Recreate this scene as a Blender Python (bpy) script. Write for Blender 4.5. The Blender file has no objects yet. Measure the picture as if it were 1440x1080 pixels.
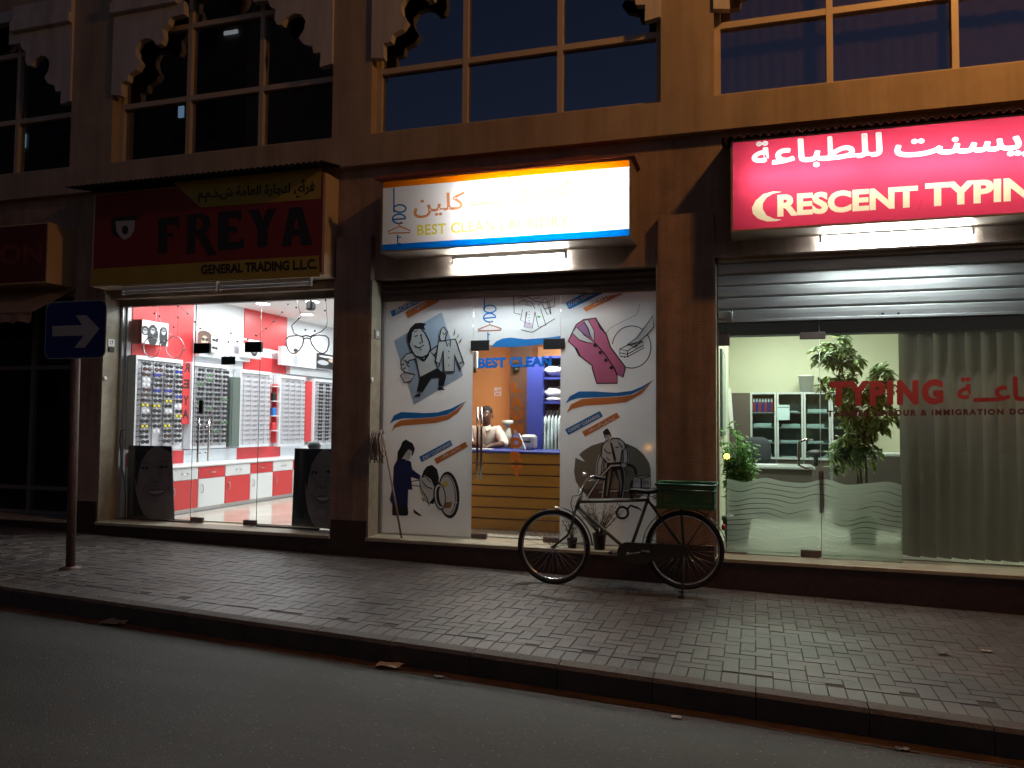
import bpy, math, random
import numpy as np
from mathutils import Vector, Matrix
from mathutils.geometry import tessellate_polygon, delaunay_2d_cdt
random.seed(7)
S = bpy.context.scene
COL = S.collection
# ------------------------------------------------------------------ camera
YAW, PITCH, ROLL, F = math.radians(17.208), math.radians(2.733), math.radians(.496), 1100.0
CAM = np.array([0, -8, 1.7])
def _rot():
    cy, sy, cp, sp, cr, sr = math.cos(YAW), math.sin(YAW), math.cos(PITCH), math.sin(PITCH), math.cos(ROLL), math.sin(ROLL)
    fwd = np.array([-sy*cp, cy*cp, sp]); right = np.array([cy, sy, 0]); up = np.cross(right, fwd)
    return np.stack([cr*right+sr*up, -(-sr*right+cr*up), fwd])
RM = _rot()
cd = bpy.data.cameras.new('camera'); cam = bpy.data.objects.new('camera', cd); COL.objects.link(cam)
cd.lens = 36*F/1440; cd.sensor_width = 36; cd.clip_start = .05; cd.clip_end = 2000
cam.matrix_world = Matrix([[RM[0][i], -RM[1][i], -RM[2][i], CAM[i]] for i in range(3)]+[[0, 0, 0, 1]])
S.camera = cam
def ray(px, py): return RM.T @ np.array([(px-720)/F, (py-540)/F, 1.0])
def hit(px, py, ax, v):          # survey helper: where a sight line meets the real plane axis=v
    d = ray(px, py); return Vector(CAM+(v-CAM[ax])/d[ax]*d)
def P(px, py, y): return hit(px, py, 1, y)
# ------------------------------------------------------------------ world, exposure
w = bpy.data.worlds.new('World'); S.world = w; w.use_nodes = True
nt = w.node_tree; sky = nt.nodes.new('ShaderNodeTexSky'); sky.sky_type = 'NISHITA'; sky.sun_disc = False
sky.sun_elevation = math.radians(-2.0); sky.sun_rotation = math.radians(160)
tint = nt.nodes.new('ShaderNodeVectorMath'); tint.operation = 'MULTIPLY'; tint.inputs[1].default_value = (.95, 1.06, 1.55)      # blue of late dusk
nt.links.new(sky.outputs[0], tint.inputs[0]); nt.links.new(tint.outputs[0], nt.nodes['Background'].inputs[0])
nt.nodes['Background'].inputs[1].default_value = .15
S.view_settings.view_transform = 'Standard'; S.view_settings.look = 'None'; S.view_settings.exposure = .22; S.view_settings.gamma = 1
S.cycles.max_bounces = 10; S.cycles.transparent_max_bounces = 24; S.cycles.sample_clamp_indirect = 4
S.cycles.caustics_reflective = False; S.cycles.caustics_refractive = False
# light levels, all in one place
L_STREET = 370; L_TUBE = 250; L_BOX2 = 68; L_BOX3 = 60; L_OPT = 16; L_LAUN = 38; L_TYP = 50
# ------------------------------------------------------------------ materials
MATS = {}
def mat(name, col, rough=.6, metal=0, var=0, scale=8, bump=0, bscale=40, spec=.5, em=0, emcol=None, coat=0, stretch=None):
    if name in MATS: return MATS[name]
    m = bpy.data.materials.new(name); m.use_nodes = True; n = m.node_tree; p = n.nodes['Principled BSDF']
    p.inputs['Base Color'].default_value = (*col, 1); p.inputs['Roughness'].default_value = rough
    p.inputs['Metallic'].default_value = metal; p.inputs['Specular IOR Level'].default_value = spec
    p.inputs['Coat Weight'].default_value = coat; p.inputs['Coat Roughness'].default_value = .06
    if em: p.inputs['Emission Color'].default_value = (*(emcol or col), 1); p.inputs['Emission Strength'].default_value = em
    if var or bump:
        tc = n.nodes.new('ShaderNodeTexCoord'); mp = n.nodes.new('ShaderNodeMapping'); n.links.new(tc.outputs['Object'], mp.inputs[0])
        if stretch: mp.inputs['Scale'].default_value = stretch
    if var:
        t = n.nodes.new('ShaderNodeTexNoise'); t.inputs['Scale'].default_value = scale; t.inputs['Detail'].default_value = 7; t.inputs['Roughness'].default_value = .65
        n.links.new(mp.outputs[0], t.inputs['Vector'])
        r = n.nodes.new('ShaderNodeValToRGB'); r.color_ramp.elements[0].position = .3; r.color_ramp.elements[1].position = .72
        r.color_ramp.elements[0].color = (*[c*(1-var) for c in col], 1); r.color_ramp.elements[1].color = (*[min(1, c*(1+var*.7)) for c in col], 1)
        n.links.new(t.outputs[0], r.inputs[0]); n.links.new(r.outputs[0], p.inputs['Base Color'])
        q = n.nodes.new('ShaderNodeMapRange'); q.inputs['To Min'].default_value = max(0, rough-.12); q.inputs['To Max'].default_value = min(1, rough+.12)
        n.links.new(t.outputs[0], q.inputs[0]); n.links.new(q.outputs[0], p.inputs['Roughness'])
    if bump:
        t = n.nodes.new('ShaderNodeTexNoise'); t.inputs['Scale'].default_value = bscale; t.inputs['Detail'].default_value = 5
        n.links.new(mp.outputs[0], t.inputs['Vector'])
        b = n.nodes.new('ShaderNodeBump'); b.inputs['Strength'].default_value = bump; b.inputs['Distance'].default_value = .02
        n.links.new(t.outputs[0], b.inputs['Height']); n.links.new(b.outputs[0], p.inputs['Normal'])
    MATS[name] = m; return m
def streak(m, scale=(5, 5, .35), lo=.62, detail=6):          # rain streaks and large worn patches multiplied into the base colour
    n = m.node_tree; p = n.nodes['Principled BSDF']; tc = n.nodes.new('ShaderNodeTexCoord'); mp = n.nodes.new('ShaderNodeMapping'); mp.inputs['Scale'].default_value = scale
    t = n.nodes.new('ShaderNodeTexNoise'); t.inputs['Scale'].default_value = 1; t.inputs['Detail'].default_value = detail; t.inputs['Roughness'].default_value = .6; q = n.nodes.new('ShaderNodeMapRange')
    q.inputs['From Min'].default_value = .32; q.inputs['From Max'].default_value = .6; q.inputs['To Min'].default_value = lo; q.inputs['To Max'].default_value = 1.0; v = n.nodes.new('ShaderNodeVectorMath'); v.operation = 'SCALE'
    k = n.links.new; old = p.inputs['Base Color'].links[0].from_socket; k(tc.outputs['Object'], mp.inputs[0]); k(mp.outputs[0], t.inputs['Vector']); k(t.outputs[0], q.inputs[0]); k(old, v.inputs[0]); k(q.outputs[0], v.inputs['Scale']); k(v.outputs[0], p.inputs['Base Color']); return m
def nodemat(name):
    m = bpy.data.materials.new(name); m.use_nodes = True; n = m.node_tree
    for x in list(n.nodes):
        if x.type != 'OUTPUT_MATERIAL': n.nodes.remove(x)
    MATS[name] = m; return m, n, [x for x in n.nodes][0]
def glass(name, tint=(1, 1, 1), f0=.045, rough=0.0, gcol=(1, 1, 1)):       # clear sheet: see-through with a facing-dependent mirror layer
    m, n, out = nodemat(name)
    tr = n.nodes.new('ShaderNodeBsdfTransparent'); tr.inputs[0].default_value = (*tint, 1)
    gl = n.nodes.new('ShaderNodeBsdfGlossy'); gl.inputs['Roughness'].default_value = rough; gl.inputs['Color'].default_value = (*gcol, 1)
    lw = n.nodes.new('ShaderNodeLayerWeight'); pw = n.nodes.new('ShaderNodeMath'); pw.operation = 'POWER'; pw.inputs[1].default_value = 4
    lw.inputs['Blend'].default_value = .5
    mr = n.nodes.new('ShaderNodeMapRange'); mr.inputs['To Min'].default_value = f0; mr.inputs['To Max'].default_value = .9
    mx = n.nodes.new('ShaderNodeMixShader'); k = n.links.new
    k(lw.outputs['Facing'], pw.inputs[0]); k(pw.outputs[0], mr.inputs[0]); k(mr.outputs[0], mx.inputs[0])
    k(tr.outputs[0], mx.inputs[1]); k(gl.outputs[0], mx.inputs[2]); k(mx.outputs[0], out.inputs[0]); return m
def mix2(name, a, b, fac):
    m, n, out = nodemat(name); mx = n.nodes.new('ShaderNodeMixShader'); mx.inputs[0].default_value = fac
    for i, (t, c) in enumerate((a, b)):
        s = n.nodes.new('ShaderNodeBsdf'+t); s.inputs[0].default_value = (*c, 1); n.links.new(s.outputs[0], mx.inputs[1+i])
    n.links.new(mx.outputs[0], out.inputs[0]); return m
def vinyl(name, c, back=None): return MATS.get(name) or mix2(name, ('Transparent', c), ('Diffuse', back or c), .12)
def emit(name, c, s):
    if name in MATS: return MATS[name]
    m, n, out = nodemat(name); e = n.nodes.new('ShaderNodeEmission'); e.inputs[0].default_value = (*c, 1); e.inputs[1].default_value = s
    n.links.new(e.outputs[0], out.inputs[0]); return m

STUCCO = streak(mat('stucco', (.43, .345, .26), .85, var=.16, scale=2.2, bump=.25, bscale=90), (4, 4, .3), .72)
STUCCO2 = streak(mat('header_render', (.36, .255, .205), .8, var=.28, scale=3, bump=.3, bscale=70))
PIER = streak(mat('pier_cladding', (.34, .235, .185), .75, var=.3, scale=3.5, bump=.3, bscale=60), (7, 7, .5), .6)
PLINTH = mat('granite_plinth', (.05, .026, .024), .45, var=.35, scale=14, bump=.05)
TILE = mat('jamb_marble', (.3, .265, .2), .35, var=.3, scale=7)
SILL = mat('sill_marble', (.42, .38, .29), .4, var=.25, scale=6)
TRIM = mat('arch_plaster', (.6, .56, .55), .8, var=.08, scale=4, bump=.1, bscale=60)
TRIM = streak(TRIM, (6, 6, .8), .75)
WINFRAME = mat('window_aluminium', (.5, .42, .33), .5, var=.08, scale=6)
MAROON = mat('painted_steel_brown', (.11, .075, .07), .6, var=.25, scale=5)
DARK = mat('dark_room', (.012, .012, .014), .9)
BLACK = mat('black_plastic', (.012, .012, .013), .45)
INK = mat('black_ink', (.012, .012, .016), .5)
STEEL = mat('brushed_steel', (.55, .55, .55), .28, 1)
CHROME = mat('chrome', (.75, .75, .75), .12, 1)
ALU = mat('aluminium', (.55, .56, .58), .4, .9)
WHITE = mat('white_paint', (.78, .78, .78), .5)
WLAM = mat('white_laminate', (.74, .77, .8), .3)
RED = mat('red_laminate', (.62, .045, .05), .35)
GREYW = mat('grey_board', (.5, .5, .54), .5)
GLASS = glass('shop_glass', (.93, .96, .95), .05)
UPGLASS = glass('tinted_glass', (.6, .58, .58), .27, gcol=(.75, .8, .95))
FILM = mat('white_film', (.66, .68, .71), .4, var=.05, scale=3, coat=.35)
def backlit(m, c, f):
    n = m.node_tree; o_ = [x for x in n.nodes if x.type == 'OUTPUT_MATERIAL'][0]; t = n.nodes.new('ShaderNodeBsdfTranslucent'); t.inputs[0].default_value = (*c, 1); x = n.nodes.new('ShaderNodeMixShader'); x.inputs[0].default_value = f
    n.links.new(n.nodes['Principled BSDF'].outputs[0], x.inputs[1]); n.links.new(t.outputs[0], x.inputs[2]); n.links.new(x.outputs[0], o_.inputs[0])
backlit(FILM, (.74, .8, .86), .15)
BLUE = mat('sticker_blue', (.015, .17, .5), .45)
ORANGE = mat('sticker_orange', (.62, .2, .055), .5)

# ------------------------------------------------------------------ mesh builder
class MB:
    def __init__(s): s.v = []; s.f = []; s.fm = []; s.ms = []; s.sm = []
    def _m(s, m):
        if m not in s.ms: s.ms.append(m)
        return s.ms.index(m)
    def add(s, vs, fs, m, smooth=False):
        o = len(s.v); s.v += [tuple(v) for v in vs]; i = s._m(m)
        for f in fs: s.f.append(tuple(o+k for k in f)); s.fm.append(i); s.sm.append(smooth)
        return s
    def box(s, x0, x1, y0, y1, z0, z1, m):
        vs = [(x, y, z) for z in (z0, z1) for y in (y0, y1) for x in (x0, x1)]
        return s.add(vs, [(0, 2, 3, 1), (4, 5, 7, 6), (0, 1, 5, 4), (2, 6, 7, 3), (0, 4, 6, 2), (1, 3, 7, 5)], m)
    def bbox(s, x0, x1, y0, y1, z0, z1, m, c=.01):                        # box with chamfered vertical and top edges
        pts = [(x0+c, y0), (x1-c, y0), (x1, y0+c), (x1, y1-c), (x1-c, y1), (x0+c, y1), (x0, y1-c), (x0, y0+c)]
        cx, cy = (x0+x1)/2, (y0+y1)/2
        def ring(z, k): return [(cx+(x-cx)*(1-2*k/(x1-x0)), cy+(y-cy)*(1-2*k/(y1-y0)), z) for x, y in pts]
        vs = ring(z0, c)+ring(z0+c, 0)+ring(z1-c, 0)+ring(z1, c); fs = [tuple(range(7, -1, -1)), tuple(range(24, 32))]
        for r in range(3):
            for i in range(8): j = (i+1) % 8; fs.append((r*8+i, r*8+j, r*8+8+j, r*8+8+i))
        return s.add(vs, fs, m)
    def poly(s, pts, m):
        pts = [Vector(p) for p in pts]; return s.add(pts, tessellate_polygon([pts]), m)
    def prism(s, pts, d, m):
        pts = [Vector(p) for p in pts]; d = Vector(d); n = len(pts); t = tessellate_polygon([pts])
        fs = [tuple(a) for a in t]+[tuple(n+i for i in reversed(a)) for a in t]+[(i, (i+1) % n, n+(i+1) % n, n+i) for i in range(n)]
        return s.add(pts+[p+d for p in pts], fs, m)
    def tube(s, pts, r, m, n=8, closed=False, cap=True):
        pts = [Vector(p) for p in pts]; k = len(pts); rs = r if isinstance(r, (list, tuple)) else [r]*k
        vs = []; up = None
        for i in range(k):
            a = pts[(i-1) % k] if (closed or i > 0) else pts[i]; b = pts[(i+1) % k] if (closed or i < k-1) else pts[i]
            t = (b-a).normalized()
            if up is None: up = t.orthogonal().normalized()
            up = (up-t*up.dot(t)).normalized(); w_ = t.cross(up)
            for j in range(n):
                q = 2*math.pi*j/n; vs.append(pts[i]+(up*math.cos(q)+w_*math.sin(q))*rs[i])
        fs = []
        for i in range(k if closed else k-1):
            for j in range(n):
                a = i*n+j; b = i*n+(j+1) % n; c = ((i+1) % k)*n+(j+1) % n; d = ((i+1) % k)*n+j; fs.append((a, b, c, d))
        if cap and not closed: fs += [tuple(range(n-1, -1, -1)), tuple(range((k-1)*n, k*n))]
        return s.add(vs, fs, m, True)
    def lathe(s, c, prof, m, n=16, axis=2, sq=1):
        vs = []; fs = []
        for r, h in prof:
            for j in range(n):
                q = 2*math.pi*j/n; a, b = r*math.cos(q), r*sq*math.sin(q)
                vs.append({2: (c[0]+a, c[1]+b, c[2]+h), 1: (c[0]+a, c[1]+h, c[2]+b), 0: (c[0]+h, c[1]+a, c[2]+b)}[axis])
        for i in range(len(prof)-1):
            for j in range(n): fs.append((i*n+j, i*n+(j+1) % n, (i+1)*n+(j+1) % n, (i+1)*n+j))
        fs += [tuple(range(n-1, -1, -1)), tuple(range((len(prof)-1)*n, len(prof)*n))]
        return s.add(vs, fs, m, True)
    def ell(s, c, r, m, n=14, k=9, warp=None):
        vs = []; fs = []
        for i in range(k+1):
            th = math.pi*i/k
            for j in range(n):
                q = 2*math.pi*j/n; d = Vector((math.sin(th)*math.cos(q), math.sin(th)*math.sin(q), math.cos(th)))
                if warp: d = warp(d)
                vs.append((c[0]+r[0]*d.x, c[1]+r[1]*d.y, c[2]+r[2]*d.z))
        for i in range(k):
            for j in range(n): fs.append((i*n+j, (i+1)*n+j, (i+1)*n+(j+1) % n, i*n+(j+1) % n))
        return s.add(vs, fs, m, True)
    # flat graphics: outlines surveyed on the real plane y
    def px(s, pts, y, m, c=(0, 0, 1)): return s.poly([P(c[0]+a/c[2], c[1]+b/c[2], y) for a, b in pts], m)
    def line(s, pts, wd, y, m, c=(0, 0, 1), closed=False):
        q = [P(c[0]+a/c[2], c[1]+b/c[2], y) for a, b in pts]; wd = wd/c[2]*.0083
        n = len(q)
        L = []; R_ = []
        for i in range(n):
            a = q[(i-1) % n] if closed or i else q[i]; b = q[(i+1) % n] if closed or i < n-1 else q[i]
            t = (b-a); t = Vector((t.x, 0, t.z)).normalized(); nn = Vector((-t.z, 0, t.x))
            L.append(q[i]+nn*wd/2); R_.append(q[i]-nn*wd/2)
        fs = [(i, (i+1) % n, n+(i+1) % n, n+i) for i in range(n if closed else n-1)]
        return s.add(L+R_, fs, m)
    def build(s, name, parent=None, kind=None, label=None):
        me = bpy.data.meshes.new(name); me.from_pydata(s.v, [], s.f)
        for m in s.ms: me.materials.append(m)
        me.polygons.foreach_set('material_index', s.fm); me.polygons.foreach_set('use_smooth', s.sm); me.update()
        return link(name, me, parent, kind, label)
def link(name, me, parent=None, kind=None, label=None):
    o = bpy.data.objects.new(name, me); COL.objects.link(o)
    if parent:
        o.parent = parent
        r = parent
        while r.parent: r = r.parent
        if r is parent: o.matrix_parent_inverse = Matrix.Translation(-r.location)
    if kind: o['kind'] = kind
    if label: o['label'] = label
    return o
def thing(name, label, cat, loc=(0, 0, 0), group=None):
    o = bpy.data.objects.new(name, None); o.location = loc; o.empty_display_size = .1; COL.objects.link(o); return tag(o, label, cat, group)
def tag(o, label, cat, group=None):
    o['label'] = label; o['category'] = cat
    if group: o['group'] = group
    return o
def copy_tree(o, parent=None):
    c = o.copy(); COL.objects.link(c)
    if parent: c.parent = parent
    for ch in [k for k in bpy.data.objects if k.parent == o]: copy_tree(ch, c)
    return c
def ellipse(cx, cy, rx, ry, n=28, a0=0, a1=360, rot=0):
    out = []
    for i in range(n+(0 if a1-a0 == 360 else 1)):
        q = math.radians(a0+(a1-a0)*i/n); x, y = rx*math.cos(q), ry*math.sin(q); r = math.radians(rot)
        out.append((cx+x*math.cos(r)-y*math.sin(r), cy+x*math.sin(r)+y*math.cos(r)))
    return out
# ------------------------------------------------------------------ lettering
def glyphs(s, bold=0, space=1):
    c = bpy.data.curves.new('t', 'FONT'); c.body = s; c.size = 1; c.offset = bold; c.resolution_u = 4; c.space_character = space
    o = bpy.data.objects.new('t', c); me = o.to_mesh()
    vs = [(v.co.x, v.co.y) for v in me.vertices]; fs = [tuple(p.vertices) for p in me.polygons]
    o.to_mesh_clear(); bpy.data.objects.remove(o); bpy.data.curves.remove(c)
    x0, x1 = min(v[0] for v in vs), max(v[0] for v in vs); y0, y1 = min(v[1] for v in vs), max(v[1] for v in vs)
    return [((x-x0)/(x1-x0), (y-y0)/(y1-y0)) for x, y in vs], fs
def put(mb, s, quad, y, m, bold=0, c=(0, 0, 1), space=1, mirror=False, fat=0):      # quad: bottom-left, bottom-right, top-right, top-left as surveyed
    vs, fs = glyphs(s, bold, space); a, b, d, e = [P(c[0]+p/c[2], c[1]+q/c[2], y) for p, q in quad]
    out = []
    for u, v in vs:
        if mirror: u = 1-u
        out.append(a*(1-u)*(1-v)+b*u*(1-v)+d*u*v+e*(1-u)*v)
    for k, (dx, dz) in enumerate(FAT if fat else FAT[:1]): mb.add([p+Vector((dx*fat, -.00025*k, dz*fat)) for p in out], fs, m)
    return mb
FAT = [(0, 0), (1, 0), (-1, 0), (0, 1), (0, -1), (.7, .7), (-.7, .7), (.7, -.7), (-.7, -.7)]
def cutsheet(name, quad, lettering, m, parent):    # flat sheet with letter-shaped openings; lettering = [(points, faces)] in world
    y = quad[0].y; vs = [Vector((q.x, q.z)) for q in quad]; ed = [(0, 1), (1, 2), (2, 3), (3, 0)]; tri = []
    for pts, fs in lettering:
        o = len(vs); vs += [Vector((p.x, p.z)) for p in pts]; cnt = {}
        for f in fs:
            tri.append([(pts[k].x, pts[k].z) for k in f])
            for i in range(len(f)): k = tuple(sorted((f[i], f[(i+1) % len(f)]))); cnt[k] = cnt.get(k, 0)+1
        ed += [(o+a, o+b) for (a, b), n in cnt.items() if n == 1]
    ov, oe, of = delaunay_2d_cdt(vs, ed, [], 0, 1e-5)[:3]; T = np.array([t[:3] for t in tri]); x0, x1, z0, z1 = quad[0].x, quad[1].x, quad[0].z, quad[2].z; keep = []
    cr = lambda a, b, p: (b[:, 0]-a[:, 0])*(p[1]-a[:, 1])-(b[:, 1]-a[:, 1])*(p[0]-a[:, 0])
    for f in of:
        c = sum((ov[k] for k in f), Vector((0, 0)))/len(f)
        if not (x0 < c.x < x1 and z0 < c.y < z1): continue
        d = [cr(T[:, k], T[:, (k+1) % 3], c) for k in range(3)]
        if ((d[0] >= 0) & (d[1] >= 0) & (d[2] >= 0) | (d[0] <= 0) & (d[1] <= 0) & (d[2] <= 0)).any(): continue
        keep.append(tuple(f))
    mb = MB(); mb.add([(v.x, y, v.y) for v in ov], keep, m); return mb.build(name, parent)
# crops used while surveying: (x0, y0, scale)
C1 = (100, 220, 3.789); C2 = (520, 210, 3.6); C3 = (1000, 150, 3.2727); C4 = (160, 400, 4.5); C5 = (160, 570, 4.5)
C6 = (520, 400, 5.4); C7 = (740, 400, 5.4); C8 = (520, 560, 4.909); CC = (780, 560, 6.75); CB = (700, 640, 4.235); CD = (640, 470, 3.6)
CT = (1140, 460, 4.5); CU = (0, 0, 2.7)
K0, K1 = -.01895, .0796
def gz(x): return K0*x+K1
def ky(x): return -2.67-.053*(x+6.36)             # kerb line
FL = .40                                          # shop floor level
# ================================================================== SETTING: ground
def sheet(x0, x1, ya, yb, dz, m, name, nx=30, ny=8):
    mb = MB(); vs = []; fs = []
    for i in range(nx+1):
        x = x0+(x1-x0)*i/nx; a = ya(x) if callable(ya) else ya; b = yb(x) if callable(yb) else yb
        for j in range(ny+1): vs.append((x, a+(b-a)*j/ny, gz(x)+dz))
    for i in range(nx):
        for j in range(ny): fs.append((i*(ny+1)+j, (i+1)*(ny+1)+j, (i+1)*(ny+1)+j+1, i*(ny+1)+j+1))
    mb.add(vs, fs, m); return mb.build(name, kind='structure')
def asphalt():
    m = mat('asphalt', (.052, .053, .05), .7, var=.5, scale=42, bump=.35, bscale=120); streak(m, (.5, 2.2, 1), .6, 8); n = m.node_tree; p = n.nodes['Principled BSDF']
    v = n.nodes.new('ShaderNodeTexVoronoi'); v.inputs['Scale'].default_value = 42
    tc = n.nodes.new('ShaderNodeTexCoord'); n.links.new(tc.outputs['Object'], v.inputs['Vector'])
    r = n.nodes.new('ShaderNodeValToRGB'); r.color_ramp.elements[0].position = .14; r.color_ramp.elements[0].color = (1, 1, 1, 1)
    r.color_ramp.elements[1].position = .24; r.color_ramp.elements[1].color = (0, 0, 0, 1); n.links.new(v.outputs['Distance'], r.inputs[0])
    wn = n.nodes.new('ShaderNodeMath'); wn.operation = 'MULTIPLY'; sp = n.nodes.new('ShaderNodeSeparateColor'); n.links.new(v.outputs['Color'], sp.inputs[0])
    gt = n.nodes.new('ShaderNodeMath'); gt.operation = 'GREATER_THAN'; gt.inputs[1].default_value = .86; n.links.new(sp.outputs[0], gt.inputs[0])
    n.links.new(gt.outputs[0], wn.inputs[0]); n.links.new(r.outputs[0], wn.inputs[1])
    old = p.inputs['Base Color'].links[0].from_socket; mx = n.nodes.new('ShaderNodeMix'); mx.data_type = 'RGBA'
    n.links.new(wn.outputs[0], mx.inputs['Factor']); n.links.new(old, mx.inputs['A']); mx.inputs['B'].default_value = (.22, .215, .2, 1)
    n.links.new(mx.outputs['Result'], p.inputs['Base Color']); return m
sheet(-80, 60, lambda x: ky(x)-.02, -60, -.15, asphalt(), 'road', 60, 20)
sheet(-80, 60, lambda x: ky(x)-.004, lambda x: ky(x)-.12-.02*math.sin(x*1.7), -.146, mat('gutter_dust', (.07, .038, .024), .95, var=.7, scale=9, bump=.4), 'gutter', 300, 1)
sheet(-80, 60, lambda x: ky(x)+.14, .3, -.0045, mat('joint_sand', (.05, .044, .041), .95), 'pavement_bed', 60, 4)
def pavers():
    m = mat('concrete_paver', (.098, .079, .073), .46, var=.4, scale=6, bump=.25, bscale=120); streak(m, (1.1, 1.6, 1), .55, 8); n = m.node_tree; p = n.nodes['Principled BSDF']
    g = n.nodes.new('ShaderNodeNewGeometry'); mr = n.nodes.new('ShaderNodeMapRange'); mr.inputs['To Min'].default_value = .8; mr.inputs['To Max'].default_value = 1.14
    n.links.new(g.outputs['Random Per Island'], mr.inputs[0]); old = p.inputs['Base Color'].links[0].from_socket
    mx = n.nodes.new('ShaderNodeVectorMath'); mx.operation = 'SCALE'; n.links.new(old, mx.inputs[0]); n.links.new(mr.outputs[0], mx.inputs['Scale']); n.links.new(mx.outputs[0], p.inputs['Base Color'])
    mb = MB(); rnd = random.Random(3); w_ = .105; gp = .0012; bv = .0032
    vs = []; fs = []
    def brick(x0, x1, y0, y1):
        cx = (x0+x1)/2
        if y1 > .02 or y0 < ky(cx)+.14: 
            y1 = min(y1, .02); y0 = max(y0, ky(cx)+.143)
            if y1-y0 < .03: return
        h = rnd.uniform(-.002, .002); tx = rnd.uniform(-.004, .004); ty = rnd.uniform(-.004, .004); cy = (y0+y1)/2
        o = len(vs)
        for k, dz in ((gp, -.005), (gp+bv, 0)):
            for x, y in ((x0+k, y0+k), (x1-k, y0+k), (x1-k, y1-k), (x0+k, y1-k)):
                vs.append((x, y, gz(x)+h+dz+(x-cx)*tx+(y-cy)*ty))
        fs.append((o+4, o+5, o+6, o+7))
        for i in range(4): fs.append((o+i, o+(i+1) % 4, o+4+(i+1) % 4, o+4+i))
    n0 = int(-11.5/w_); n1 = int(4.2/w_)
    for j in range(int(-3.4/w_), 2):
        for i in range(n0, n1):
            x, y = i*w_, j*w_; edge = ky(x)+.14+2*w_
            if (i-j) % 4 == 0 and y > edge-w_*.6: brick(x, x+2*w_, max(y, edge), y+w_)
            if (i-j) % 4 == 3 and y+w_ > edge: brick(x, x+w_, max(y, edge), y+2*w_)
    for i in range(int(-11.5/w_), int(4.2/w_)):                       # soldier course along the kerb
        x = i*w_; e = ky(x+.05)+.143
        brick(x, x+w_, e, e+.205)
    mb.add(vs, fs, m); mb.build('pavement', kind='structure')
pavers()
def kerb():
    m = mat('kerb_concrete', (.08, .066, .06), .8, var=.4, scale=5, bump=.35, bscale=50); mb = MB()
    for i in range(-30, 16):
        x0, x1 = i*.62+.003, (i+1)*.62-.003; vs = []
        for x in (x0, x1):
            z = gz(x)+.004; y = ky(x)
            vs += [(x, y, z-.3), (x, y-.0, z-.022), (x, y+.022, z), (x, y+.14, z), (x, y+.14, z-.3)]
        mb.add(vs, [(0, 5, 6, 1), (1, 6, 7, 2), (2, 7, 8, 3), (3, 8, 9, 4), (0, 1, 2, 3, 4), (9, 8, 7, 6, 5)], m)
    mb.build('kerb', kind='structure')
kerb()
# ================================================================== THE BUILDING
BLD = thing('shop_building', 'two storey tan and brown building with a row of lit shops', 'building', (-2.5, 0, .1))
def part(mb, name, label=None, parent=None): return mb.build(name, parent or BLD, label=label)
OPEN = [(-12.0, -8.45), (-7.99, -4.63), (-4.18, -.93), (-.38, 3.35)]
LINT = [3.3, 3.24, 3.32, 3.385]
PIERS = [(-12.6, -12.0), (-8.45, -7.99), (-4.63, -4.18), (-.93, -.38), (3.35, 3.95)]
for a, b in PIERS:
    mb = MB(); z0 = gz((a+b)/2)-.05
    mb.box(a, b, 0, .6, z0+.45, 3.82, PIER); mb.box(a-.0, b+.0, -.012, .6, z0-.1, z0+.45, PLINTH)
    part(mb, 'pier')
mb = MB(); mb.box(-16, -12.6, 0, .6, -.2, 4.65, PIER); part(mb, 'side_wall'); mb = MB(); mb.box(3.95, 8, 0, .6, -.3, 4.65, PIER); part(mb, 'side_wall')
mb = MB()
for (a, b), z in zip(OPEN, LINT): mb.box(a, b, .1, .2, z, 4.65, STUCCO2); mb.box(a, b, .2, .5, 3.55, 4.65, STUCCO2)
for a, b in PIERS: mb.box(a, b, .1, .5, 3.82, 4.65, STUCCO2)
part(mb, 'header_wall')
for (a, b) in OPEN:
    z = gz((a+b)/2)
    mb = MB(); mb.box(a, b, -.012, .6, -.4, .345, PLINTH); part(mb, 'plinth')
    mb = MB(); mb.bbox(a+.002, b-.002, -.035, .45, .345, .385, SILL, .006); part(mb, 'sill')
    part(MB().box(a, a+.02, .003, .32, .385, 3.3, TILE), 'door_jamb'); part(MB().box(b-.02, b, .003, .32, .385, 3.3, TILE), 'door_jamb')
# upper storey
WIN = [(-11.9, -8.63), (-7.95, -4.72), (-4.21, -.9), (-.37, 2.94)]
mb = MB(); mb.box(-16, 8, 0, .3, 4.65, 5.0, STUCCO); mb.box(-16, 8, 0, .3, 7.3, 9.5, STUCCO)
xs = [-16]+[v for p in WIN for v in p]+[8]
for i in range(0, len(xs), 2): mb.box(xs[i], xs[i+1], 0, .3, 5.0, 7.3, STUCCO)
part(mb, 'upper_wall')
mb = MB(); mb.box(-16, 8, 9.0, 9.3, -.3, 9.5, STUCCO); mb.box(-16, -15.7, .6, 9.0, -.3, 9.5, STUCCO); mb.box(7.7, 8, .6, 9.0, -.3, 9.5, STUCCO); mb.box(-16, 8, -.15, 9.3, 9.5, 9.7, STUCCO); part(mb, 'outer_wall')
mb = MB(); mb.box(-15.7, 7.7, .5, 9.0, 4.3, 4.6, STUCCO2); part(mb, 'floor_slab')
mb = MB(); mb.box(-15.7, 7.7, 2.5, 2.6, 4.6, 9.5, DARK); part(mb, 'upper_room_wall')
TR = [(430, 368), (482, 368), (482, 318), (505, 312), (510, 288), (540, 270), (555, 245), (540, 220), (537, 190), (552, 162), (578, 150), (603, 158), (615, 178), (632, 172), (642, 150), (640, 115), (660, 97), (668, 72), (720, 60), (720, 10), (435, 70)]
TRW = [P(a/2.7, b/2.7, .03) for a, b in TR]; TRX = TRW[0].x
TRL = [(p.x-TRX, p.z) for p in TRW]; zb = TRL[-1][1]
CURT = mat('net_curtain', (.62, .52, .5), .9, var=.08, scale=3)
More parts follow.
